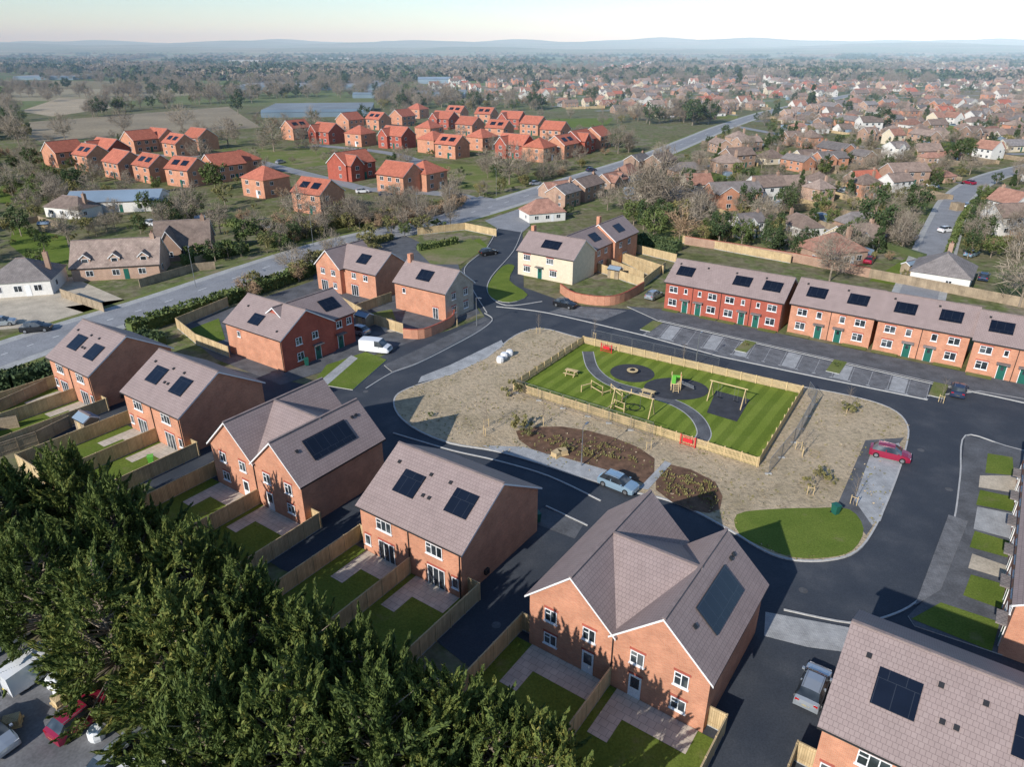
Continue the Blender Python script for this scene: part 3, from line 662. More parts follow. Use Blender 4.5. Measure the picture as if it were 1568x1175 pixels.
def car(px,py,ang,col,kind='hatch',name='parked_car',z=.05,s=1.0,loc=None,parent=None):
    k=(col,kind)
    if k not in CM: CM[k]=car_mesh('car_body',col,kind)
    l=loc or P(px,py); mkobj(name,CM[k],parent,(l[0],l[1],z),math.radians(ang),(s,s,s))
car(1243,1060,55,'car_silver'); car(946,748,-38,'car_blue',z=.17); car(1361,702,-30,'car_red',z=.17); car(1466,603,57,'car_navy'); car(1001,457,50,'car_silver',z=.13)
car(865,470,-35,'car_black'); car(576,538,-15,'car_white','van','parked_van'); car(548,511,150,'car_silver'); car(748,390,30,'car_black'); car(57,507,15,'car_black',s=1.08); car(4,498,20,'car_silver')
car(8,985,60,'car_white','van','parked_van',.02); car(62,1030,60,'car_white','van','parked_van',.02); car(128,1105,60,'car_red',z=.02); car(-10,1135,-30,'car_silver',z=.02); car(190,1165,60,'car_silver',z=.02); car(235,1200,40,'car_white','van','parked_van',.02)
for p,c in [((1555,375),'car_white'),((1487,392),'car_blue'),((1395,366),'car_silver'),((1505,428),'car_navy'),((1330,402),'car_red'),((820,283),'car_silver'),((640,343),'car_black'),((985,243),'car_white'),((905,262),'car_navy'),((232,345),'car_white'),((430,250),'car_silver'),((590,300),'car_navy'),((555,295),'car_white'),((655,262),'car_black'),((1545,318),'car_white'),((1480,318),'car_silver'),((1448,355),'car_white')]:
    car(*p,random.choice([20,55,-35,35]),c)
# ================================================================ OTHER HOUSES (linked meshes)
def other_mesh(name,L,Wd,ze,zr,wall,roof,hip=False,chim=True,dorm=0,wing=False,pv=False):
    mb=MB(); x0,x1,y0,y1=-L/2,L/2,-Wd/2,Wd/2; o=.35
    if hip:
        for a,b in (((x0,y0),(x1,y0)),((x1,y0),(x1,y1)),((x1,y1),(x0,y1)),((x0,y1),(x0,y0))): mb.poly([(*a,0),(*b,0),(*b,ze),(*a,ze)],wall)
        X0,X1,Y0,Y1=x0-o,x1+o,y0-o,y1+o; r0=(X0+Wd/2,0,zr); r1=(X1-Wd/2,0,zr)
        mb.poly([(X0,Y0,ze),(X1,Y0,ze),r1,r0],roof); mb.poly([(X1,Y1,ze),(X0,Y1,ze),r0,r1],roof); mb.poly([(X1,Y0,ze),(X1,Y1,ze),r1],roof); mb.poly([(X0,Y1,ze),(X0,Y0,ze),r0],roof)
        mb.poly([(X0,Y1,ze-.02),(X1,Y1,ze-.02),(X1,Y0,ze-.02),(X0,Y0,ze-.02)],'white')
        mb.beam(r0,r1,.22,'ridge')
    else:
        s=block(mb,mb,x0,x1,y0,y1,ze,zr,'x',wall,roof)
        if pv: sl=s('-'); panel(mb,sl,L*.3,sl[4]*.5,2.6,2.0); panel(mb,sl,L*.7,sl[4]*.5,2.6,2.0)
    if wing: block(mb,mb,x0+.6,x0+.6+L*.42,y0-1.6,0,ze-.02,ze+(zr-ze)*.8,'y',wall,roof)
    if chim: mb.box(x1-1.6,x1-.8,-.4,.4,ze,zr+.9,'brick_old'); mb.tube((x1-1.2,0,zr+.9),(x1-1.2,0,zr+1.3),.13,.11,'tile_red',7)
    for k in range(dorm):
        xd=x0+L*(k+.5)/dorm; block(mb,mb,xd-.95,xd+.95,y0+.7,0,ze+1.5,ze+2.3,'y',wall,roof,o=.2,zb=ze)
        mb.fbox(Vector((0,y0+.7,0)),X,-Y,xd-.6,xd+.6,ze+.55,ze+1.45,0,.05,'white'); mb.fbox(Vector((0,y0+.7,0)),X,-Y,xd-.5,xd+.5,ze+.62,ze+1.38,.05,.06,'glass')
    def ww(O,U,Nn,u,z,w,h):
        mb.fbox(O,U,Nn,u-w/2,u+w/2,z,z+h,0,.04,'white'); n=2 if w>1 else 1
        for i in range(n):
            a=u-w/2+.08+(w-.08)*i/n; mb.fbox(O,U,Nn,a,a+(w-.08)/n-.08,z+.08,z+h-.08,.04,.05,'glass')
    for z in ([.9] if ze<4 else [.9,3.3]):
        for u in ([-.3,0,.3] if L>10 else [-.25,.25]):
            yy=y0-(1.6 if wing and u<-.1 else 0)
            ww(Vector((0,yy,0)),X,-Y,(u*L if not(wing and u<-.1) else x0+.6+L*.21),z,1.4,1.2); ww(Vector((0,y1,0)),-X,Y,u*L,z,1.4,1.2)
        ww(Vector((x1,0,0)),Y,X,-1.8,z,1.1,1.1); ww(Vector((x0,0,0)),-Y,-X,1.6,z,1.1,1.1)
    mb.fbox(Vector((0,y0,0)),X,-Y,.05*L+.6,.05*L+1.5,0,2.1,0,.05,'door_green' if not hip else 'white')
    return mb.mesh(name)
NEWV=[other_mesh('new_a',10.5,9,5,8.2,'brick','tile_orange',chim=False),other_mesh('new_b',12,9,5,8.3,'brick_red','tile_orange',chim=False,wing=True),other_mesh('new_c',10,8.5,5,8.1,'brick','tile_orange',chim=False,pv=True),other_mesh('new_d',9.5,9,5,8,'brick','tile_orange',hip=True,chim=False)]
TV=[]
for i in range(24):
    hip=i%3==1; two=i%5 in (0,3)
    roof=['tile_brown','tile_red','tile_brown','tile_grey','tile_brown','tile_brown','tile_orange','tile_red','tile_grey','tile_grey','tile_brown'][i%11]; wall=['brick_old','render_white','render_cream','brick_old','render_white','brick_old','brick'][i%7]
    Wd=random.uniform(7.2,9); ze=5.0 if two else 2.7
    TV.append(other_mesh('town_%d'%i,random.uniform(8.5,14.5),Wd,ze,ze+Wd*random.uniform(.3,.45),wall,roof,hip=hip,wing=(not hip and i%2==0),dorm=2 if (not two and not hip and i%4==0) else 0))
occupied=[]
def put(me,name,l,ang,parent=None,s=1,r=7):
    occupied.append((l.x,l.y,r)); return mkobj(name,me,parent,(l.x,l.y,0),math.radians(ang),(s,s,s))
far=[(103,252,55),(146,258,-35),(195,270,-35),(240,276,-35),(218,232,55),(278,238,-35),(310,228,-35),(292,282,-30),(345,275,55),(410,298,-35),(490,322,-35),(540,272,55),(615,292,-35),(652,288,55),
 (455,212,55),(503,218,-35),(537,198,55),(553,222,-35),(580,197,-35),(610,225,-35),(617,192,55),(658,212,55),(693,240,-35),(682,196,-35),(720,206,-35),(738,228,55),(765,212,-30),(790,240,-35),(818,205,-35),(826,245,55),(860,240,55),(885,232,55),(912,225,55),(640,180,-30),(700,185,-30),(172,248,-35),(250,228,-35),(665,232,55),(745,188,-30),(785,196,-30),(850,215,-35),(372,268,55)]
for i,(x,y,a) in enumerate(far): put(NEWV[(i*7)%4] if i>8 else NEWV[(i%2)*2],'brick_house',P(x,y),a+random.uniform(-4,4),r=8,s=1.1)
old=other_mesh('old_dormer',16,9,2.8,7,'brick_old','tile_brown',dorm=3); oldh=other_mesh('old_hip',11,10,2.8,6,'render_white','tile_grey',hip=True); oldb=other_mesh('old_gab',11,9,2.9,7.4,'brick_old','tile_brown',wing=True)
put(old,'dormer_bungalow',P(190,418),12,r=9); put(oldh,'hipped_bungalow',P(45,442),15,r=8); put(oldb,'detached_house',P(288,388),15,r=8); put(TV[4],'detached_bungalow',P(115,330),-20,r=7)
put(oldh,'hipped_bungalow',P(1440,432),55,r=9); put(other_mesh('redhip',11,10,2.8,6,'brick_old','tile_red',hip=True),'hipped_bungalow',P(1268,398),20)
for i,(x,y,a) in enumerate([(830,335,20),(862,315,55),(895,303,55),(935,285,50),(960,275,50),(975,262,50),(1010,262,50),(855,300,30)]): put(TV[[1,3,5,12][i%4]],'roadside_house',P(x,y),a,s=.85)
put(other_mesh('barn',24,13,3,5,'render_white','grey_sheet',chim=False),'workshop_building',P(185,318),10,r=14)
def glasshouse(px,py,ang,bays,L):
    l=P(px,py); mb=MB()
    for k in range(bays): block(mb,mb,0,L,k*8,(k+1)*8-.02,3,4.6,'x','greenhouse_glass','greenhouse_glass',o=.0)
    mb.obj('greenhouse',None,(l.x,l.y,0),math.radians(ang))
glasshouse(400,180,8,8,70); glasshouse(360,138,4,14,150); glasshouse(540,150,2,6,100); glasshouse(20,122,3,8,80)
def warehouse(px,py,ang,L,Wd,hh,mat):
    l=P(px,py); mb=MB(); block(mb,mb,0,L,0,Wd,hh,hh+2.5,'x',mat,mat,o=.1); mb.obj('warehouse',None,(l.x,l.y,0),math.radians(ang))
warehouse(480,93,3,110,30,6,'concrete'); warehouse(350,96,3,80,25,5,'concrete'); warehouse(640,128,4,40,20,5,'grey_sheet')
def inpoly(x,y,poly):
    c=False; j=len(poly)-1
    for i in range(len(poly)):
        a,b=poly[i],poly[j]
        if (a.y>y)!=(b.y>y) and x<(b.x-a.x)*(y-a.y)/(b.y-a.y)+a.x: c=not c
        j=i
    return c
townp=W([(1060,362),(985,330),(1010,258),(1120,203),(1100,185),(900,170),(640,140),(760,112),(1000,97),(1568,96),(2100,120),(2400,500),(1568,448),(1250,402)])
excl=[W([(-500,760),(0,555),(480,398),(620,345),(760,335),(790,325),(960,325),(1050,368),(1568,450),(2400,600),(2400,1500),(-500,1500)]),W([(60,215),(300,200),(480,180),(600,172),(940,182),(940,250),(700,335),(360,345),(60,290)])]
fields=[W([(0,192),(350,164),(400,199),(60,222)]),W([(90,150),(160,152),(178,170),(80,184),(30,175)]),W([(390,152),(560,150),(590,190),(395,195)]),W([(830,182),(940,180),(940,200),(850,204)])]
roads=[(main,9),(side,6),(est,5),(est2,5),(st,6),(st2,5)]
def near_road(x,y,ex=0):
    for w,r in roads:
        for a,b in zip(w,w[1:]):
            dx,dy=b.x-a.x,b.y-a.y; t=max(0,min(1,((x-a.x)*dx+(y-a.y)*dy)/(dx*dx+dy*dy+1e-9)))
            if (x-a.x-dx*t)**2+(y-a.y-dy*t)**2<(r+ex)**2: return True
    return False
def free(x,y,r,ex=0):
    for p in excl:
        if inpoly(x,y,p): return False
    if near_road(x,y,ex): return False
    for a,b,c in occupied:
        if (a-x)**2+(b-y)**2<(r+c)**2*.6: return False
    return True
dt=empty('distant_town'); cnt=0
ga=math.radians(18); cg,sg=math.cos(ga),math.sin(ga); placed=[]; R_=lambda gx,gy:(cg*gx-sg*gy,sg*gx+cg*gy)
stb=MB(); bd=MB(); dr=MB()
def gbox(mb,gx0,gx1,gy0,gy1,z0,z1,mat):
    c=[R_(gx0,gy0),R_(gx1,gy0),R_(gx1,gy1),R_(gx0,gy1)]; mb.hexa([(a,b,z0) for a,b in c],[(a,b,z1) for a,b in c],mat)
for j in range(-40,110):
    for i in range(-60,140):
        bx,by=i*15.5,j*25; x,y=R_(bx,by)
        inside=(150<y<900 and abs(x)<y*.85+40 and inpoly(x,y,townp) and free(x,y,3,4))
        if j%2 and inside:
            gy=by+12.5+10
            c=[R_(bx-8,gy-3),R_(bx+8,gy-3),R_(bx+8,gy+3),R_(bx-8,gy+3)]
            if free(*R_(bx,gy),2,2): stb.poly([(a,b,.035) for a,b in c],'asphalt_old')
        gx=bx+random.uniform(-2,2); gy=by+(5 if j%2 else -5)+random.uniform(-2.5,2.5)
        x,y=R_(gx,gy)
        if y<150 or y>2300 or abs(x)>y*.85+40: continue
        pr=.88 if y<600 else (.5 if y<1000 else .2)
        if random.random()>pr or not inpoly(x,y,townp): continue
        if y<700 and not free(x,y,5,5): continue
        a=18+random.uniform(-8,8)+(90 if random.random()<.3 else 0)
        me=random.choice(TV); s_=random.uniform(.74,1.0)
        mkobj('suburban_house' ,me,None if y<330 else dt,(x,y,0),math.radians(a),(s_*random.uniform(.9,1.1),s_,s_)); placed.append((x,y)); cnt+=1
        if y<650:
            sgn=1 if j%2 else -1
            m_=random.choice(['timber_old','leaf_dark','leaf_green','timber','timber_old'])
            w_=.1 if 'timber' in m_ else .5
            gbox(bd,bx+7.6-w_,bx+7.6+w_,by-9,by+9,0,random.uniform(1.2,1.9),m_)
            if random.random()<.7: gbox(bd,bx-7.5,bx+7.5,by-sgn*7.5-w_,by-sgn*7.5+w_,0,random.uniform(1.3,1.9),m_)
            if random.random()<.6:
                c=[R_(gx+2,gy+sgn*4),R_(gx+6,gy+sgn*4),R_(gx+6,gy+sgn*11),R_(gx+2,gy+sgn*11)]; dr.poly([(p,q,.03) for p,q in c],random.choice(['gravel_beige','concrete','pavers_dark']))
                if random.random()<.6 and y<500: car(0,0,108,random.choice(['car_white','car_silver','car_black','car_navy','car_blue','car_red']),loc=R_(gx+4,gy+sgn*8.5),parent=dt)
            if random.random()<.35: gbox(bd,bx-5,bx-2.5,by-sgn*4-1,by-sgn*4+1.5,0,2.1,random.choice(['timber_old','grey_sheet']))
stb.obj('town_street_network'); bd.obj('garden_boundaries'); dr.obj('town_driveways')
PG={}
for x,y in placed: PG.setdefault((int(x//12),int(y//12)),[]).append((x,y))
def hit_house(x,y,r=6.0):
    for a in (-1,0,1):
        for b in (-1,0,1):
            for q in PG.get((int(x//12)+a,int(y//12)+b),[]):
                if (q[0]-x)**2+(q[1]-y)**2<r*r: return True
    return any((a-x)**2+(b-y)**2<(c*.75)**2 for a,b,c in occupied)
# ================================================================ TREES
def tree_mesh(name,mat,h,r,ncl,nl,ls,kind='leaf',seed=0,asp=.5,cr=None):
    g_=np.random.default_rng(seed); mb=MB()
    cen=[]
    while len(cen)<ncl:
        p=g_.normal(size=3); p/=np.linalg.norm(p); rad=g_.uniform(.35,1)**.5
        if kind=='cone':
            z=g_.uniform(.06,1)**1.1; a=g_.uniform(0,2*math.pi); rr=r*(1-z)**.75*g_.uniform(.6,1); cen.append(np.array([math.cos(a)*rr,math.sin(a)*rr,z*h]))
        elif kind=='cypress':
            z=g_.uniform(.05,1); a=g_.uniform(0,2*math.pi); lump=1+.28*math.sin(3*a+seed)+.2*math.sin(5*a+z*9)
            rr=r*(1-z**2.4)**.6*g_.uniform(.5,1.05)**.5*lump; cen.append(np.array([math.cos(a)*rr,math.sin(a)*rr,z*h*(.74+.24*g_.random())]))
        else:
            c=np.array([p[0]*r*rad,p[1]*r*rad,h*.62+p[2]*h*.38*rad])
            if c[2]>h*.18: cen.append(c)
    th=.035*h*.6
    mb.tube((0,0,0),(0,0,h*.35),th,th*.7,'trunk'); mb.tube((0,0,h*.35),(g_.normal()*.2,g_.normal()*.2,h*.85),th*.7,th*.15,'trunk')
    for c in cen[:min(len(cen),16 if kind!='cypress' else 150)]:
        zz=max(h*.15,c[2]-np.hypot(c[0],c[1])*.8)
        m_=np.array([c[0]*.5,c[1]*.5,(zz+c[2])/2-.1]); mb.tube((0,0,min(zz,h*.8)),m_,th*.35,th*.2,'trunk',5); mb.tube(m_,c,th*.2,th*.06,'trunk',5)
    C=np.repeat(np.array(cen),nl,axis=0); n=len(C); crr=cr or r*.28
    off=g_.normal(size=(n,3)); off/=np.linalg.norm(off,axis=1)[:,None]; off*=(g_.random((n,1))**.5)*crr
    if kind=='cypress':
        C3=np.array(cen); dirs=C3-np.array([0,0,h*.3]); dirs/=np.linalg.norm(dirs,axis=1)[:,None]; dirs=dirs*.75+np.array([0,0,.6])+g_.normal(size=dirs.shape)*.4
        dirs/=np.linalg.norm(dirs,axis=1)[:,None]; D=np.repeat(dirs,nl,axis=0); Lr=np.repeat(g_.uniform(.7,1.35,(len(cen),1)),nl,axis=0)
        t=g_.random((n,1)); off=off*(1.08-t)*.62+D*(t*2.1-.8)*Lr
    Pn=C+off
    out=Pn-np.array([0,0,h*.35]); out/=np.linalg.norm(out,axis=1)[:,None]+1e-6
    if kind=='bare': A=out*.8+g_.normal(size=(n,3))*.5
    elif kind=='cypress': A=D*.9+off*.5+g_.normal(size=(n,3))*.4
    else: A=g_.normal(size=(n,3))+off/crr*.5
    A/=np.linalg.norm(A,axis=1)[:,None]; R=g_.normal(size=(n,3)); B=np.cross(A,R); B/=np.linalg.norm(B,axis=1)[:,None]
    s=ls*g_.uniform(.6,1.4,(n,1)); A=A*s*.5; B=B*s*.5*asp
    if kind=='bare': V=np.stack([Pn-A-B,Pn-A+B,Pn+A+B*.3,Pn+A-B*.3],1)
    else: V=np.stack([Pn-A,Pn+B-A*.1,Pn+A,Pn-B-A*.1],1)
    i0=len(mb.v); mb.v+= [tuple(q) for q in V.reshape(-1,3).tolist()]
    mb.f+=[(i0+4*k,i0+4*k+1,i0+4*k+2,i0+4*k+3) for k in range(n)]; mb.m+=[mat]*n
    return mb.mesh(name,False)
T={'bare':[tree_mesh('bare%d'%i,'twig',10,4.3,38,26,1.5,'bare',i,.055,1.5) for i in range(3)],
   'orange':[tree_mesh('orange0','twig_orange',5,2.8,22,30,.9,'bare',9,.1,1.0)],
   'green':[tree_mesh('green%d'%i,'leaf_green',8,3.4,34,34,.55,'leaf',20+i,.6) for i in range(2)],
   'dark':[tree_mesh('dark%d'%i,'leaf_dark',9,3.4,36,34,.55,'leaf',30+i,.6) for i in range(2)],
   'olive':[tree_mesh('olive0','leaf_olive',6,2.8,26,34,.5,'leaf',40,.5)],
   'cone':[tree_mesh('cone%d'%i,'leaf_dark',10,2.6,90,30,.6,'cone',50+i,.5,.6) for i in range(2)],
   'shrub':[tree_mesh('shrub%d'%i,['leaf_green','leaf_olive'][i],2.4,1.5,12,30,.35,'leaf',60+i,.6) for i in range(2)]}
NM={'bare':'bare_tree','orange':'bare_shrub','green':'broadleaf_tree','dark':'evergreen_tree','olive':'garden_tree','cone':'conifer_tree','shrub':'garden_shrub'}
def tree(k,l,s,parent=None,name=None):
    mkobj(name or NM[k],random.choice(T[k]),parent,(l[0],l[1],0),random.uniform(0,6.28),(s*random.uniform(.85,1.15),s*random.uniform(.85,1.15),s*random.uniform(.85,1.15)))
CY=[tree_mesh('cyp%d'%i,'leaf_cypress',11.8,4.4,340,115,.38,'cypress',70+i,.34,.7) for i in range(3)]
for i,(x,y,s) in enumerate([(20,790,.95),(110,770,.9),(60,880,1),(185,830,.95),(160,940,1),(290,880,.92),(270,980,1.05),(380,950,.95),(330,1070,1),(470,1020,1),(455,1120,1.05),(560,1060,.9),(590,1150,1),(680,1130,.88),(760,1160,.85),(320,1160,.9),(-60,830,1),(830,1200,.8)]):
    l=P(x,y,6.0*s); mkobj('cypress_tree',CY[i%3],None,(l.x,l.y,0),random.uniform(0,6.28),(s,s,s*random.uniform(.88,1.06)))
near=[('bare',615,352,.6),('bare',655,350,.75),('olive',645,358,.9),('bare',690,345,.6),('shrub',560,365,1.6),('bare',590,345,.7),('dark',450,372,.6),('olive',470,365,.8),('orange',440,360,1.3),('green',330,290,1.2),('olive',345,315,1),('dark',118,300,1.1),('bare',310,250,1),('bare',420,232,1.5),('bare',350,225,1.4),('bare',480,205,1.2),
 ('dark',365,175,1.6),('bare',280,200,1.5),('bare',190,205,1.4),('bare',100,215,1.3),('bare',30,225,1.4),('bare',780,282,1.5),('bare',745,265,.9),('bare',810,262,.9),('bare',985,335,1.3),('bare',1010,335,1.5),('olive',1040,345,1.2),('dark',1012,350,.9),('orange',1040,368,1.6),('bare',1070,355,1),('green',1000,365,1),('bare',960,330,1),('dark',1332,370,1.2),('cone',1240,170,1.6),('dark',1060,192,1.8),('dark',1085,190,1.6),('dark',1045,185,1.4),('cone',1130,138,1.9),('dark',905,160,1.5),
 ('green',1110,372,.8),('olive',1150,372,.8),('dark',1180,388,.7),('cone',1190,385,.6),('shrub',300,400,1.6),('dark',330,400,.6),('shrub',350,395,1.5),('dark',370,395,.4),('green',60,410,.6),('bare',105,370,.7),('dark',245,372,.4),('bare',290,345,.9),('bare',20,300,1),('bare',1270,430,1),('bare',1560,470,1.2),('bare',930,322,.8),('olive',1385,430,.4),('green',1515,320,.7),('orange',700,320,1),('olive',520,345,1),('bare',460,345,1),('bare',395,370,.8),('dark',870,330,.4),
 ('bare',1030,330,1.1),('bare',1055,345,.9),('bare',1000,318,1.2),('olive',1080,370,.8),('bare',540,350,.8),('bare',500,352,.8),('orange',575,352,.9),('bare',640,340,.8),('green',620,362,.5),('olive',600,358,.7),('shrub',670,352,1.3),('green',430,385,.6),('green',410,380,.6),('bare',700,290,.6),
 ('dark',1100,375,.8),('green',1135,378,.7),('dark',1220,392,.6),('dark',1400,330,1),('dark',1200,330,.9),('dark',1470,250,1.2),('dark',1350,200,1.4),('dark',985,352,.8),('green',970,345,.9),('dark',560,190,1.2),('dark',820,150,1.5),('dark',640,160,1.2),('green',300,330,.9),('dark',270,350,.6)]
for k,x,y,s in near: tree(k,P(x,y),s)
def hedge(px,w,h,mat='leaf_dark',dens=26,ls=.3,z=0,name='hedge'):
    pts=W(px); mb=MB(); o=pts[0]; g_=np.random.default_rng(len(px)+int(abs(px[0][0])))
    Ps=[]
    for a,b in zip(pts,pts[1:]):
        a=a-o;b=b-o; L=(b-a).length; d=(b-a).normalized(); nn=Vector((-d.y,d.x,0))
        mb.fbox(a,d,nn,0,L,0,h*.75,-w*.33,w*.33,mat)
        n=int(L*dens*(w+2*h)/3)
        for _ in range(n):
            u=g_.uniform(0,L); th=g_.uniform(-1,1)
            if g_.random()<.5: q=a+d*u+nn*(w/2*th)+z1*(h*(.85+.15*noise.noise(Vector((u*.5,th,0))))+g_.normal()*.12)
            else: q=a+d*u+nn*(w/2*(1 if th>0 else -1)+g_.normal()*.12)+z1*g_.uniform(.05,h*.95)
            Ps.append(q)
    Pn=np.array([tuple(p) for p in Ps]); n=len(Pn); A=g_.normal(size=(n,3)); A/=np.linalg.norm(A,axis=1)[:,None]; B=np.cross(A,g_.normal(size=(n,3))); B/=np.linalg.norm(B,axis=1)[:,None]
    s=ls*g_.uniform(.6,1.4,(n,1)); V=np.stack([Pn-A*s,Pn+B*s*.6,Pn+A*s,Pn-B*s*.6],1)
    i0=len(mb.v); mb.v+=[tuple(q) for q in V.reshape(-1,3).tolist()]; mb.f+=[(i0+4*k,i0+4*k+1,i0+4*k+2,i0+4*k+3) for k in range(n)]; mb.m+=[mat]*n
    mb.obj(name,None,(o.x,o.y,z),uv=False)
hedge([(200,512),(300,480),(400,447),(480,418)],2.6,2.4,'leaf_green'); hedge([(-60,600),(20,590),(80,575)],3,2.2,'leaf_dark'); hedge([(250,530),(215,520)],2,2,'leaf_dark')
hedge([(960,368),(1040,385)],3,2.5,'leaf_dark'); hedge([(1030,395),(1010,385)],2,2); hedge([(480,398),(560,378),(600,366)],1.8,1.6,'leaf_olive'); hedge([(600,345),(690,322)],3,2.2,'twig_orange')
hedge([(280,405),(380,385)],2.2,2,'leaf_green'); hedge([(700,372),(640,384)],1.4,1.5,'leaf_green'); hedge([(150,555),(70,580)],1.5,1.6,'leaf_dark')
hedge([(1450,395),(1470,340),(1490,312)],1.2,1.3,'leaf_green'); hedge([(660,318),(500,352),(430,372)],2.5,2.2,'leaf_olive'); hedge([(330,345),(420,350),(470,340)],2,1.8,'leaf_green')
sap=MB()
for x in (-.3,.3): sap.tube((x,0,0),(x,0,1.1),.04,.04,'log',6)
sap.beam((-.3,0,.9),(.3,0,.9),.05,'log'); sap.tube((0,0,0),(.05,0,3.2),.035,.01,'trunk',6)
for k in range(22):
    a=k*2.4; zz=1.3+k*.085; sap.tube((.03,0,zz),(math.cos(a)*.55,math.sin(a)*.55,zz+.7),.012,.004,'trunk',4)
sapm=sap.mesh('sapling',False)
for x,y in [(824,512),(742,668),(745,655),(832,652),(1296,632),(1228,700),(1222,690),(1306,775),(1045,560),(1240,760),(993,690),(910,520),(1440,618),(700,500)]:
    l=P(x,y); mkobj('staked_sapling',sapm,None,(l.x,l.y,.13),random.uniform(0,3))
for x,y,s in [(783,606,.8),(800,662,.9),(806,668,.5),(1300,632,.7),(870,690,.4),(1258,738,.6),(1270,742,.4),(1235,745,.4),(660,640,.3),(1140,530,.3),(1280,562,.3)]: tree('shrub',P(x,y),s)
smallp=MB(); g_=np.random.default_rng(5)
for k in range(110):
    for poly,n in ((( (1010,720),(1095,745),(1098,780),(1015,755)),1),(((800,665),(930,680),(985,715),(870,700)),1)):
        a,b,c,d=[P(*q) for q in poly]; u,v=g_.random(),g_.random(); q=a.lerp(b,u).lerp(d.lerp(c,u),v)
        for m_ in range(5):
            an=g_.uniform(0,6.28); smallp.poly([q+Vector((0,0,.17)),q+Vector((math.cos(an)*.2,math.sin(an)*.2,.35)),q+Vector((math.cos(an+.5)*.12,math.sin(an+.5)*.12,.5))],'leaf_olive')
smallp.obj('bed_planting',uv=False)
weeds=MB(); k=0; lawn_px=W([(1128,790),(1180,780),(1300,780),(1322,812),(1268,858),(1132,822)])
while k<1300:
    x=g_.uniform(-15,50); y=g_.uniform(45,115)
    if not inpoly(x,y,iw) or inpoly(x,y,pw) or inpoly(x,y,lawn_px) or noise.noise(Vector((x*.25,y*.25,2)))<.0+g_.normal()*.15: continue
    k+=1; q=Vector((x,y,.14)); mt='leaf_olive' if g_.random()<.7 else 'soil'
    for m_ in range(3):
        an=g_.uniform(0,6.28); r_=g_.uniform(.08,.22); weeds.poly([q,q+Vector((math.cos(an)*r_,math.sin(an)*r_,.12)),q+Vector((math.cos(an+.9)*r_,math.sin(an+.9)*r_,.1))],mt)
weeds.obj('rough_weeds',uv=False)
def pallet(px,py,ang,z=.16):
    l=P(px,py); mb=MB()
    for k in range(3): mb.box(-.6,.6,-.5+k*.42,-.5+k*.42+.12,0,.12,'log')
    for k in range(6): mb.box(-.6+k*.21,-.6+k*.21+.15,-.5,.46,.122,.15,'log')
    mb.box(-.5,.5,-.42,.4,.155,.6,'timber'); mb.obj('timber_pallet',None,(l.x,l.y,z),ang)
pallet(861,697,.3); pallet(852,700,.8); pallet(20,1110,.4,.02); pallet(95,1075,1.0,.02)
def bag(px,py,z=.16):
    l=P(px,py); mb=MB()
    rings=[(0,.5),(.3,.58),(.7,.55),(.9,.4)]
    for (z0,r0),(z1_,r1) in zip(rings,rings[1:]): mb.tube((0,0,z0),(0,0,z1_),r0,r1,'white',9)
    mb.obj('builders_bag',None,(l.x,l.y,z))
bag(772,550); bag(780,546); bag(766,556); bag(85,1050,.02); bag(96,1062,.02); bag(150,1130,.02)
def bin_(px,py,mat):
    l=P(px,py); mb=MB(); mb.hexa([(-.24,-.28,.05),(.24,-.28,.05),(.24,.28,.05),(-.24,.28,.05)],[(-.3,-.36,1),(.3,-.36,1),(.3,.36,1),(-.3,.36,1)],mat); mb.box(-.32,.32,-.38,.4,1.003,1.08,mat); mb.tube((-.3,.3,.1),(.3,.3,.1),.1,.1,'tyre',8); mb.obj('wheelie_bin',None,(l.x,l.y,.1),.4)
for p in [(1278,788),(233,712),(28,612),(822,800),(470,560)]: bin_(*p,'play_green' if p[0]<300 and p[0]>100 else 'door_green')
def shed(px,py,ang):
    l=P(px,py); mb=MB(); block(mb,mb,0,2.4,0,1.8,1.8,2.3,'x','timber_old','grey_sheet',o=.12); mb.fbox(Vector((0,0,0)),X,-Y,.7,1.5,0,1.65,0,.04,'timber'); mb.obj('garden_shed',None,(l.x,l.y,0),math.radians(ang))
for a in [(118,660,-35),(300,345,20),(400,360,10),(60,355,15),(545,498,-35),(1390,420,30),(930,425,-35)]: shed(*a)
def lamp(px,py,h=5.5,ang=0,z=0):
    l=P(px,py); mb=MB(); mb.tube((0,0,0),(0,0,1.2),.09,.08,'grey_metal',8); mb.tube((0,0,1.2),(0,0,h),.055,.04,'grey_metal',8); mb.beam((0,0,h),(.7,0,h+.08),.05,'grey_metal'); mb.box(.5,1.1,-.12,.12,h+.06,h+.15,'grey_metal'); mb.obj('street_lamp',None,(l.x,l.y,z),math.radians(ang))
for a in [(1065,562,5,55),(890,715,5,55),(640,345,8,-60),(480,378,8,-60),(760,300,8,120),(690,335,8,-60),(300,440,8,-60),(730,500,5,-35)]: lamp(*a)
for x,y in [(1230,905),(1453,750),(700,640),(1265,600),(820,755),(1410,690),(560,600),(760,958)]:
    c=P(x,y); disc('manhole_cover',c,.38,.042,'asphalt_path')
mb=MB(); a,b=P(-40,1085),P(90,1028); o=a.copy(); a=a-o;b=b-o; L=(b-a).length
for k in range(int(L/.17)): q=a.lerp(b,k*.17/L); mb.beam(q,q+z1*2,.06,'grey_metal',.02)
for zz in (.4,1.6): mb.beam(a+z1*zz,b+z1*zz,.05,'grey_metal')
mb.obj('palisade_fence',None,(o.x,o.y,0))
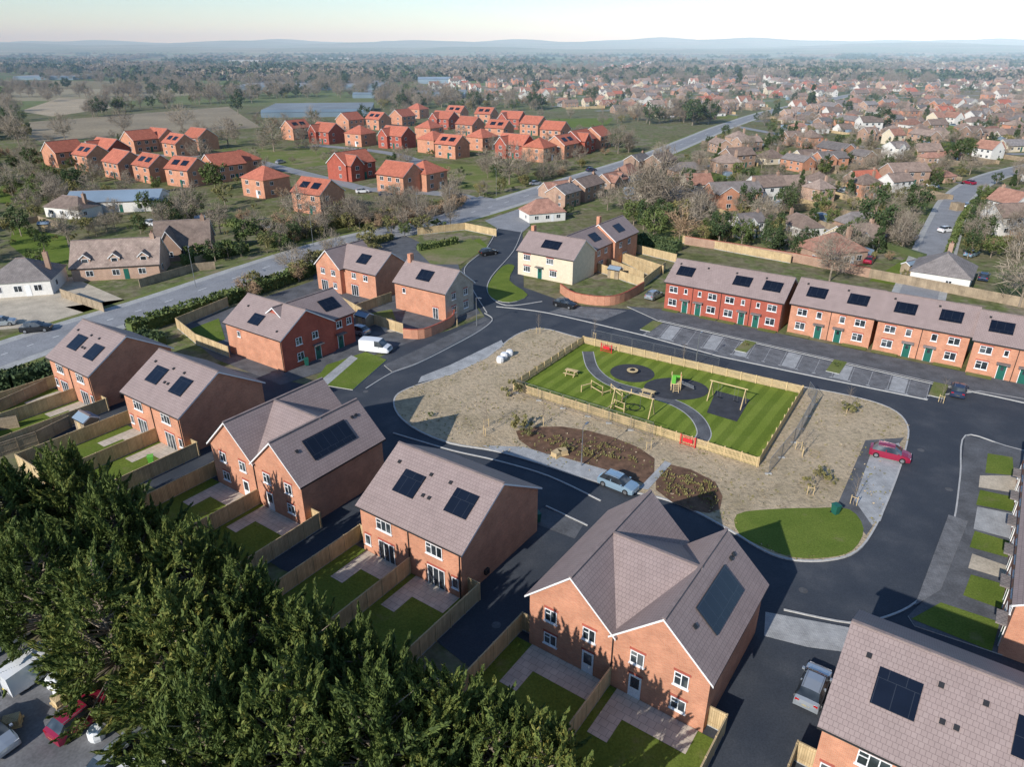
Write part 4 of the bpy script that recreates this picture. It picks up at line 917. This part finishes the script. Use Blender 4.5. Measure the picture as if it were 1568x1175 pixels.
# ---- scattered garden trees and woodland
tt=empty('town_trees'); n=0
while n<3200:
    y=random.uniform(0,1)**1.5*1500+150; x=random.uniform(-.05,.85)*y+20
    if not inpoly(x,y,townp): continue
    n+=1
    if near_road(x,y,-1) or hit_house(x,y): continue
    k=random.choices(['bare','green','dark','olive','cone','shrub','orange'],[26,13,16,14,6,20,8])[0]; tree(k,(x,y),random.uniform(.4,.85),tt)
ww_=empty('woodland_trees'); n=0
for _ in range(14000):
    y=random.uniform(0,1)**1.2*1500+215; x=random.uniform(-.9,.55)*y
    if inpoly(x,y,townp) and y<900: continue
    v=noise.noise(Vector((x/130,y/45,1)))+.3*noise.noise(Vector((x/30,y/30,5)))
    if v<.08 or not free(x,y,3,3) or any(inpoly(x,y,f) for f in fields): continue
    k=random.choices(['bare','green','dark','olive','orange'],[60,8,17,10,6])[0]; tree(k,(x,y),random.uniform(.7,1.35),ww_); n+=1
    if n>3200: break
n=0
poly=W([(-200,470),(-200,250),(60,235),(350,330),(480,360),(330,400),(110,372)])
while n<320:
    i,j=random.random(),random.random(); x=-230+300*i; y=120+260*j
    if not inpoly(x,y,poly): continue
    n+=1
    if near_road(x,y,0) or hit_house(x,y): continue
    tree(random.choices(['bare','green','dark','olive','shrub','orange'],[20,12,14,16,40,12])[0],(x,y),random.uniform(.35,.85),ww_)
pe=W([(60,215),(300,200),(480,180),(600,172),(940,182),(940,250),(700,330),(360,345),(60,290)]); n=0
while n<230:
    x=random.uniform(-300,120); y=random.uniform(180,520)
    if not inpoly(x,y,pe): continue
    n+=1
    if near_road(x,y,-2) or hit_house(x,y): continue
    tree(random.choices(['bare','shrub','olive','orange','dark'],[30,40,12,16,6])[0],(x,y),random.uniform(.3,.8),ww_)
for _ in range(260):
    i=random.randrange(30,62); a=main[min(i,len(main)-1)]; s_=random.choice([1,1,-1]); x=a.x+random.uniform(-6,6); y=a.y+s_*random.uniform(10,20)
    if not hit_house(x,y) and not near_road(x,y,-1) and (s_>0 or x<-30 or x>40): tree(random.choice(['shrub','orange','olive','bare','shrub']),(x,y),random.uniform(.35,.8),ww_)
def clump(name,seed):
    g_=np.random.default_rng(seed); mb=MB()
    n=1000; cx=g_.uniform(-35,35,n); hh=7+3*np.sin(cx*.23+seed)+2*np.sin(cx*.7); Pn=np.stack([cx,g_.normal(0,6,n),g_.uniform(.5,1,n)*hh],1)
    A=g_.normal(size=(n,3)); A/=np.linalg.norm(A,axis=1)[:,None]; B=np.cross(A,g_.normal(size=(n,3))); B/=np.linalg.norm(B,axis=1)[:,None]; s=g_.uniform(.8,2.2,(n,1))
    V=np.stack([Pn-A*s,Pn+B*s*.7,Pn+A*s,Pn-B*s*.7],1); mb.v=[tuple(q) for q in V.reshape(-1,3).tolist()]; mb.f=[(4*k,4*k+1,4*k+2,4*k+3) for k in range(n)]; mb.m=[('leaf_dark' if seed%2 else 'twig')]*n
    return mb.mesh(name,False)
CL=[clump('belt%d'%i,i) for i in range(4)]; fb=empty('distant_woodland')
for _ in range(5600):
    y=1000+random.random()**1.3*4200; x=random.uniform(-.85,.85)*y
    v=noise.noise(Vector((x/500,y/170,1)))
    if v<.08 or random.random()>.5: continue
    s=random.uniform(.8,1.3); mkobj('tree_belt',random.choice(CL),fb,(x,y,0),random.uniform(-.4,.4),(s,s,s))
# ================================================================ LIGHT, SKY, CAMERA
EL=math.radians(28); AZ=math.radians(52)
d=Vector((math.cos(AZ)*math.cos(EL),math.sin(AZ)*math.cos(EL),-math.sin(EL)))
sd=bpy.data.lights.new('sun','SUN'); sd.energy=5.0; sd.angle=math.radians(.5); sd.color=(1,.955,.89)
so=bpy.data.objects.new('sun',sd); scene.collection.objects.link(so); so.rotation_euler=d.to_track_quat('-Z','Y').to_euler(); so.location=(-60,-60,120)
w=bpy.data.worlds.new('World'); scene.world=w; w.use_nodes=True; nt=w.node_tree
sk=nt.nodes.new('ShaderNodeTexSky'); sk.sky_type='NISHITA'; sk.sun_disc=False; sk.sun_elevation=EL; sk.sun_rotation=math.atan2(-d.x,-d.y)%(2*math.pi)
sk.air_density=1.0; sk.dust_density=.1; sk.ozone_density=4.0
nt.links.new(sk.outputs[0],nt.nodes['Background'].inputs[0]); nt.nodes['Background'].inputs[1].default_value=.15
vm=bpy.data.materials.new('haze'); vm.use_nodes=True; nt=vm.node_tree; nt.nodes.remove(nt.nodes['Principled BSDF'])
vs=nt.nodes.new('ShaderNodeVolumeScatter'); vs.inputs['Color'].default_value=(.52,.75,1,1); vs.inputs['Density'].default_value=.00023; vs.inputs['Anisotropy'].default_value=-.35
nt.links.new(vs.outputs[0],nt.nodes['Material Output'].inputs['Volume']); MAT['haze']=vm
hz=MB(); hz.box(-9400,9400,300,10500,-3,170,'haze'); hz.obj('atmosphere_haze',uv=False)
cd=bpy.data.cameras.new('camera'); co=bpy.data.objects.new('camera',cd); scene.collection.objects.link(co); cd.sensor_width=36; cd.lens=36*F/1568; cd.clip_end=30000; cd.clip_start=.5
co.location=(0,0,H); co.rotation_euler=(math.pi/2-TH,0,0); scene.camera=co
scene.view_settings.view_transform='Standard'; scene.view_settings.look='None'; scene.view_settings.exposure=0
print('houses',cnt,'objects',len(bpy.data.objects))
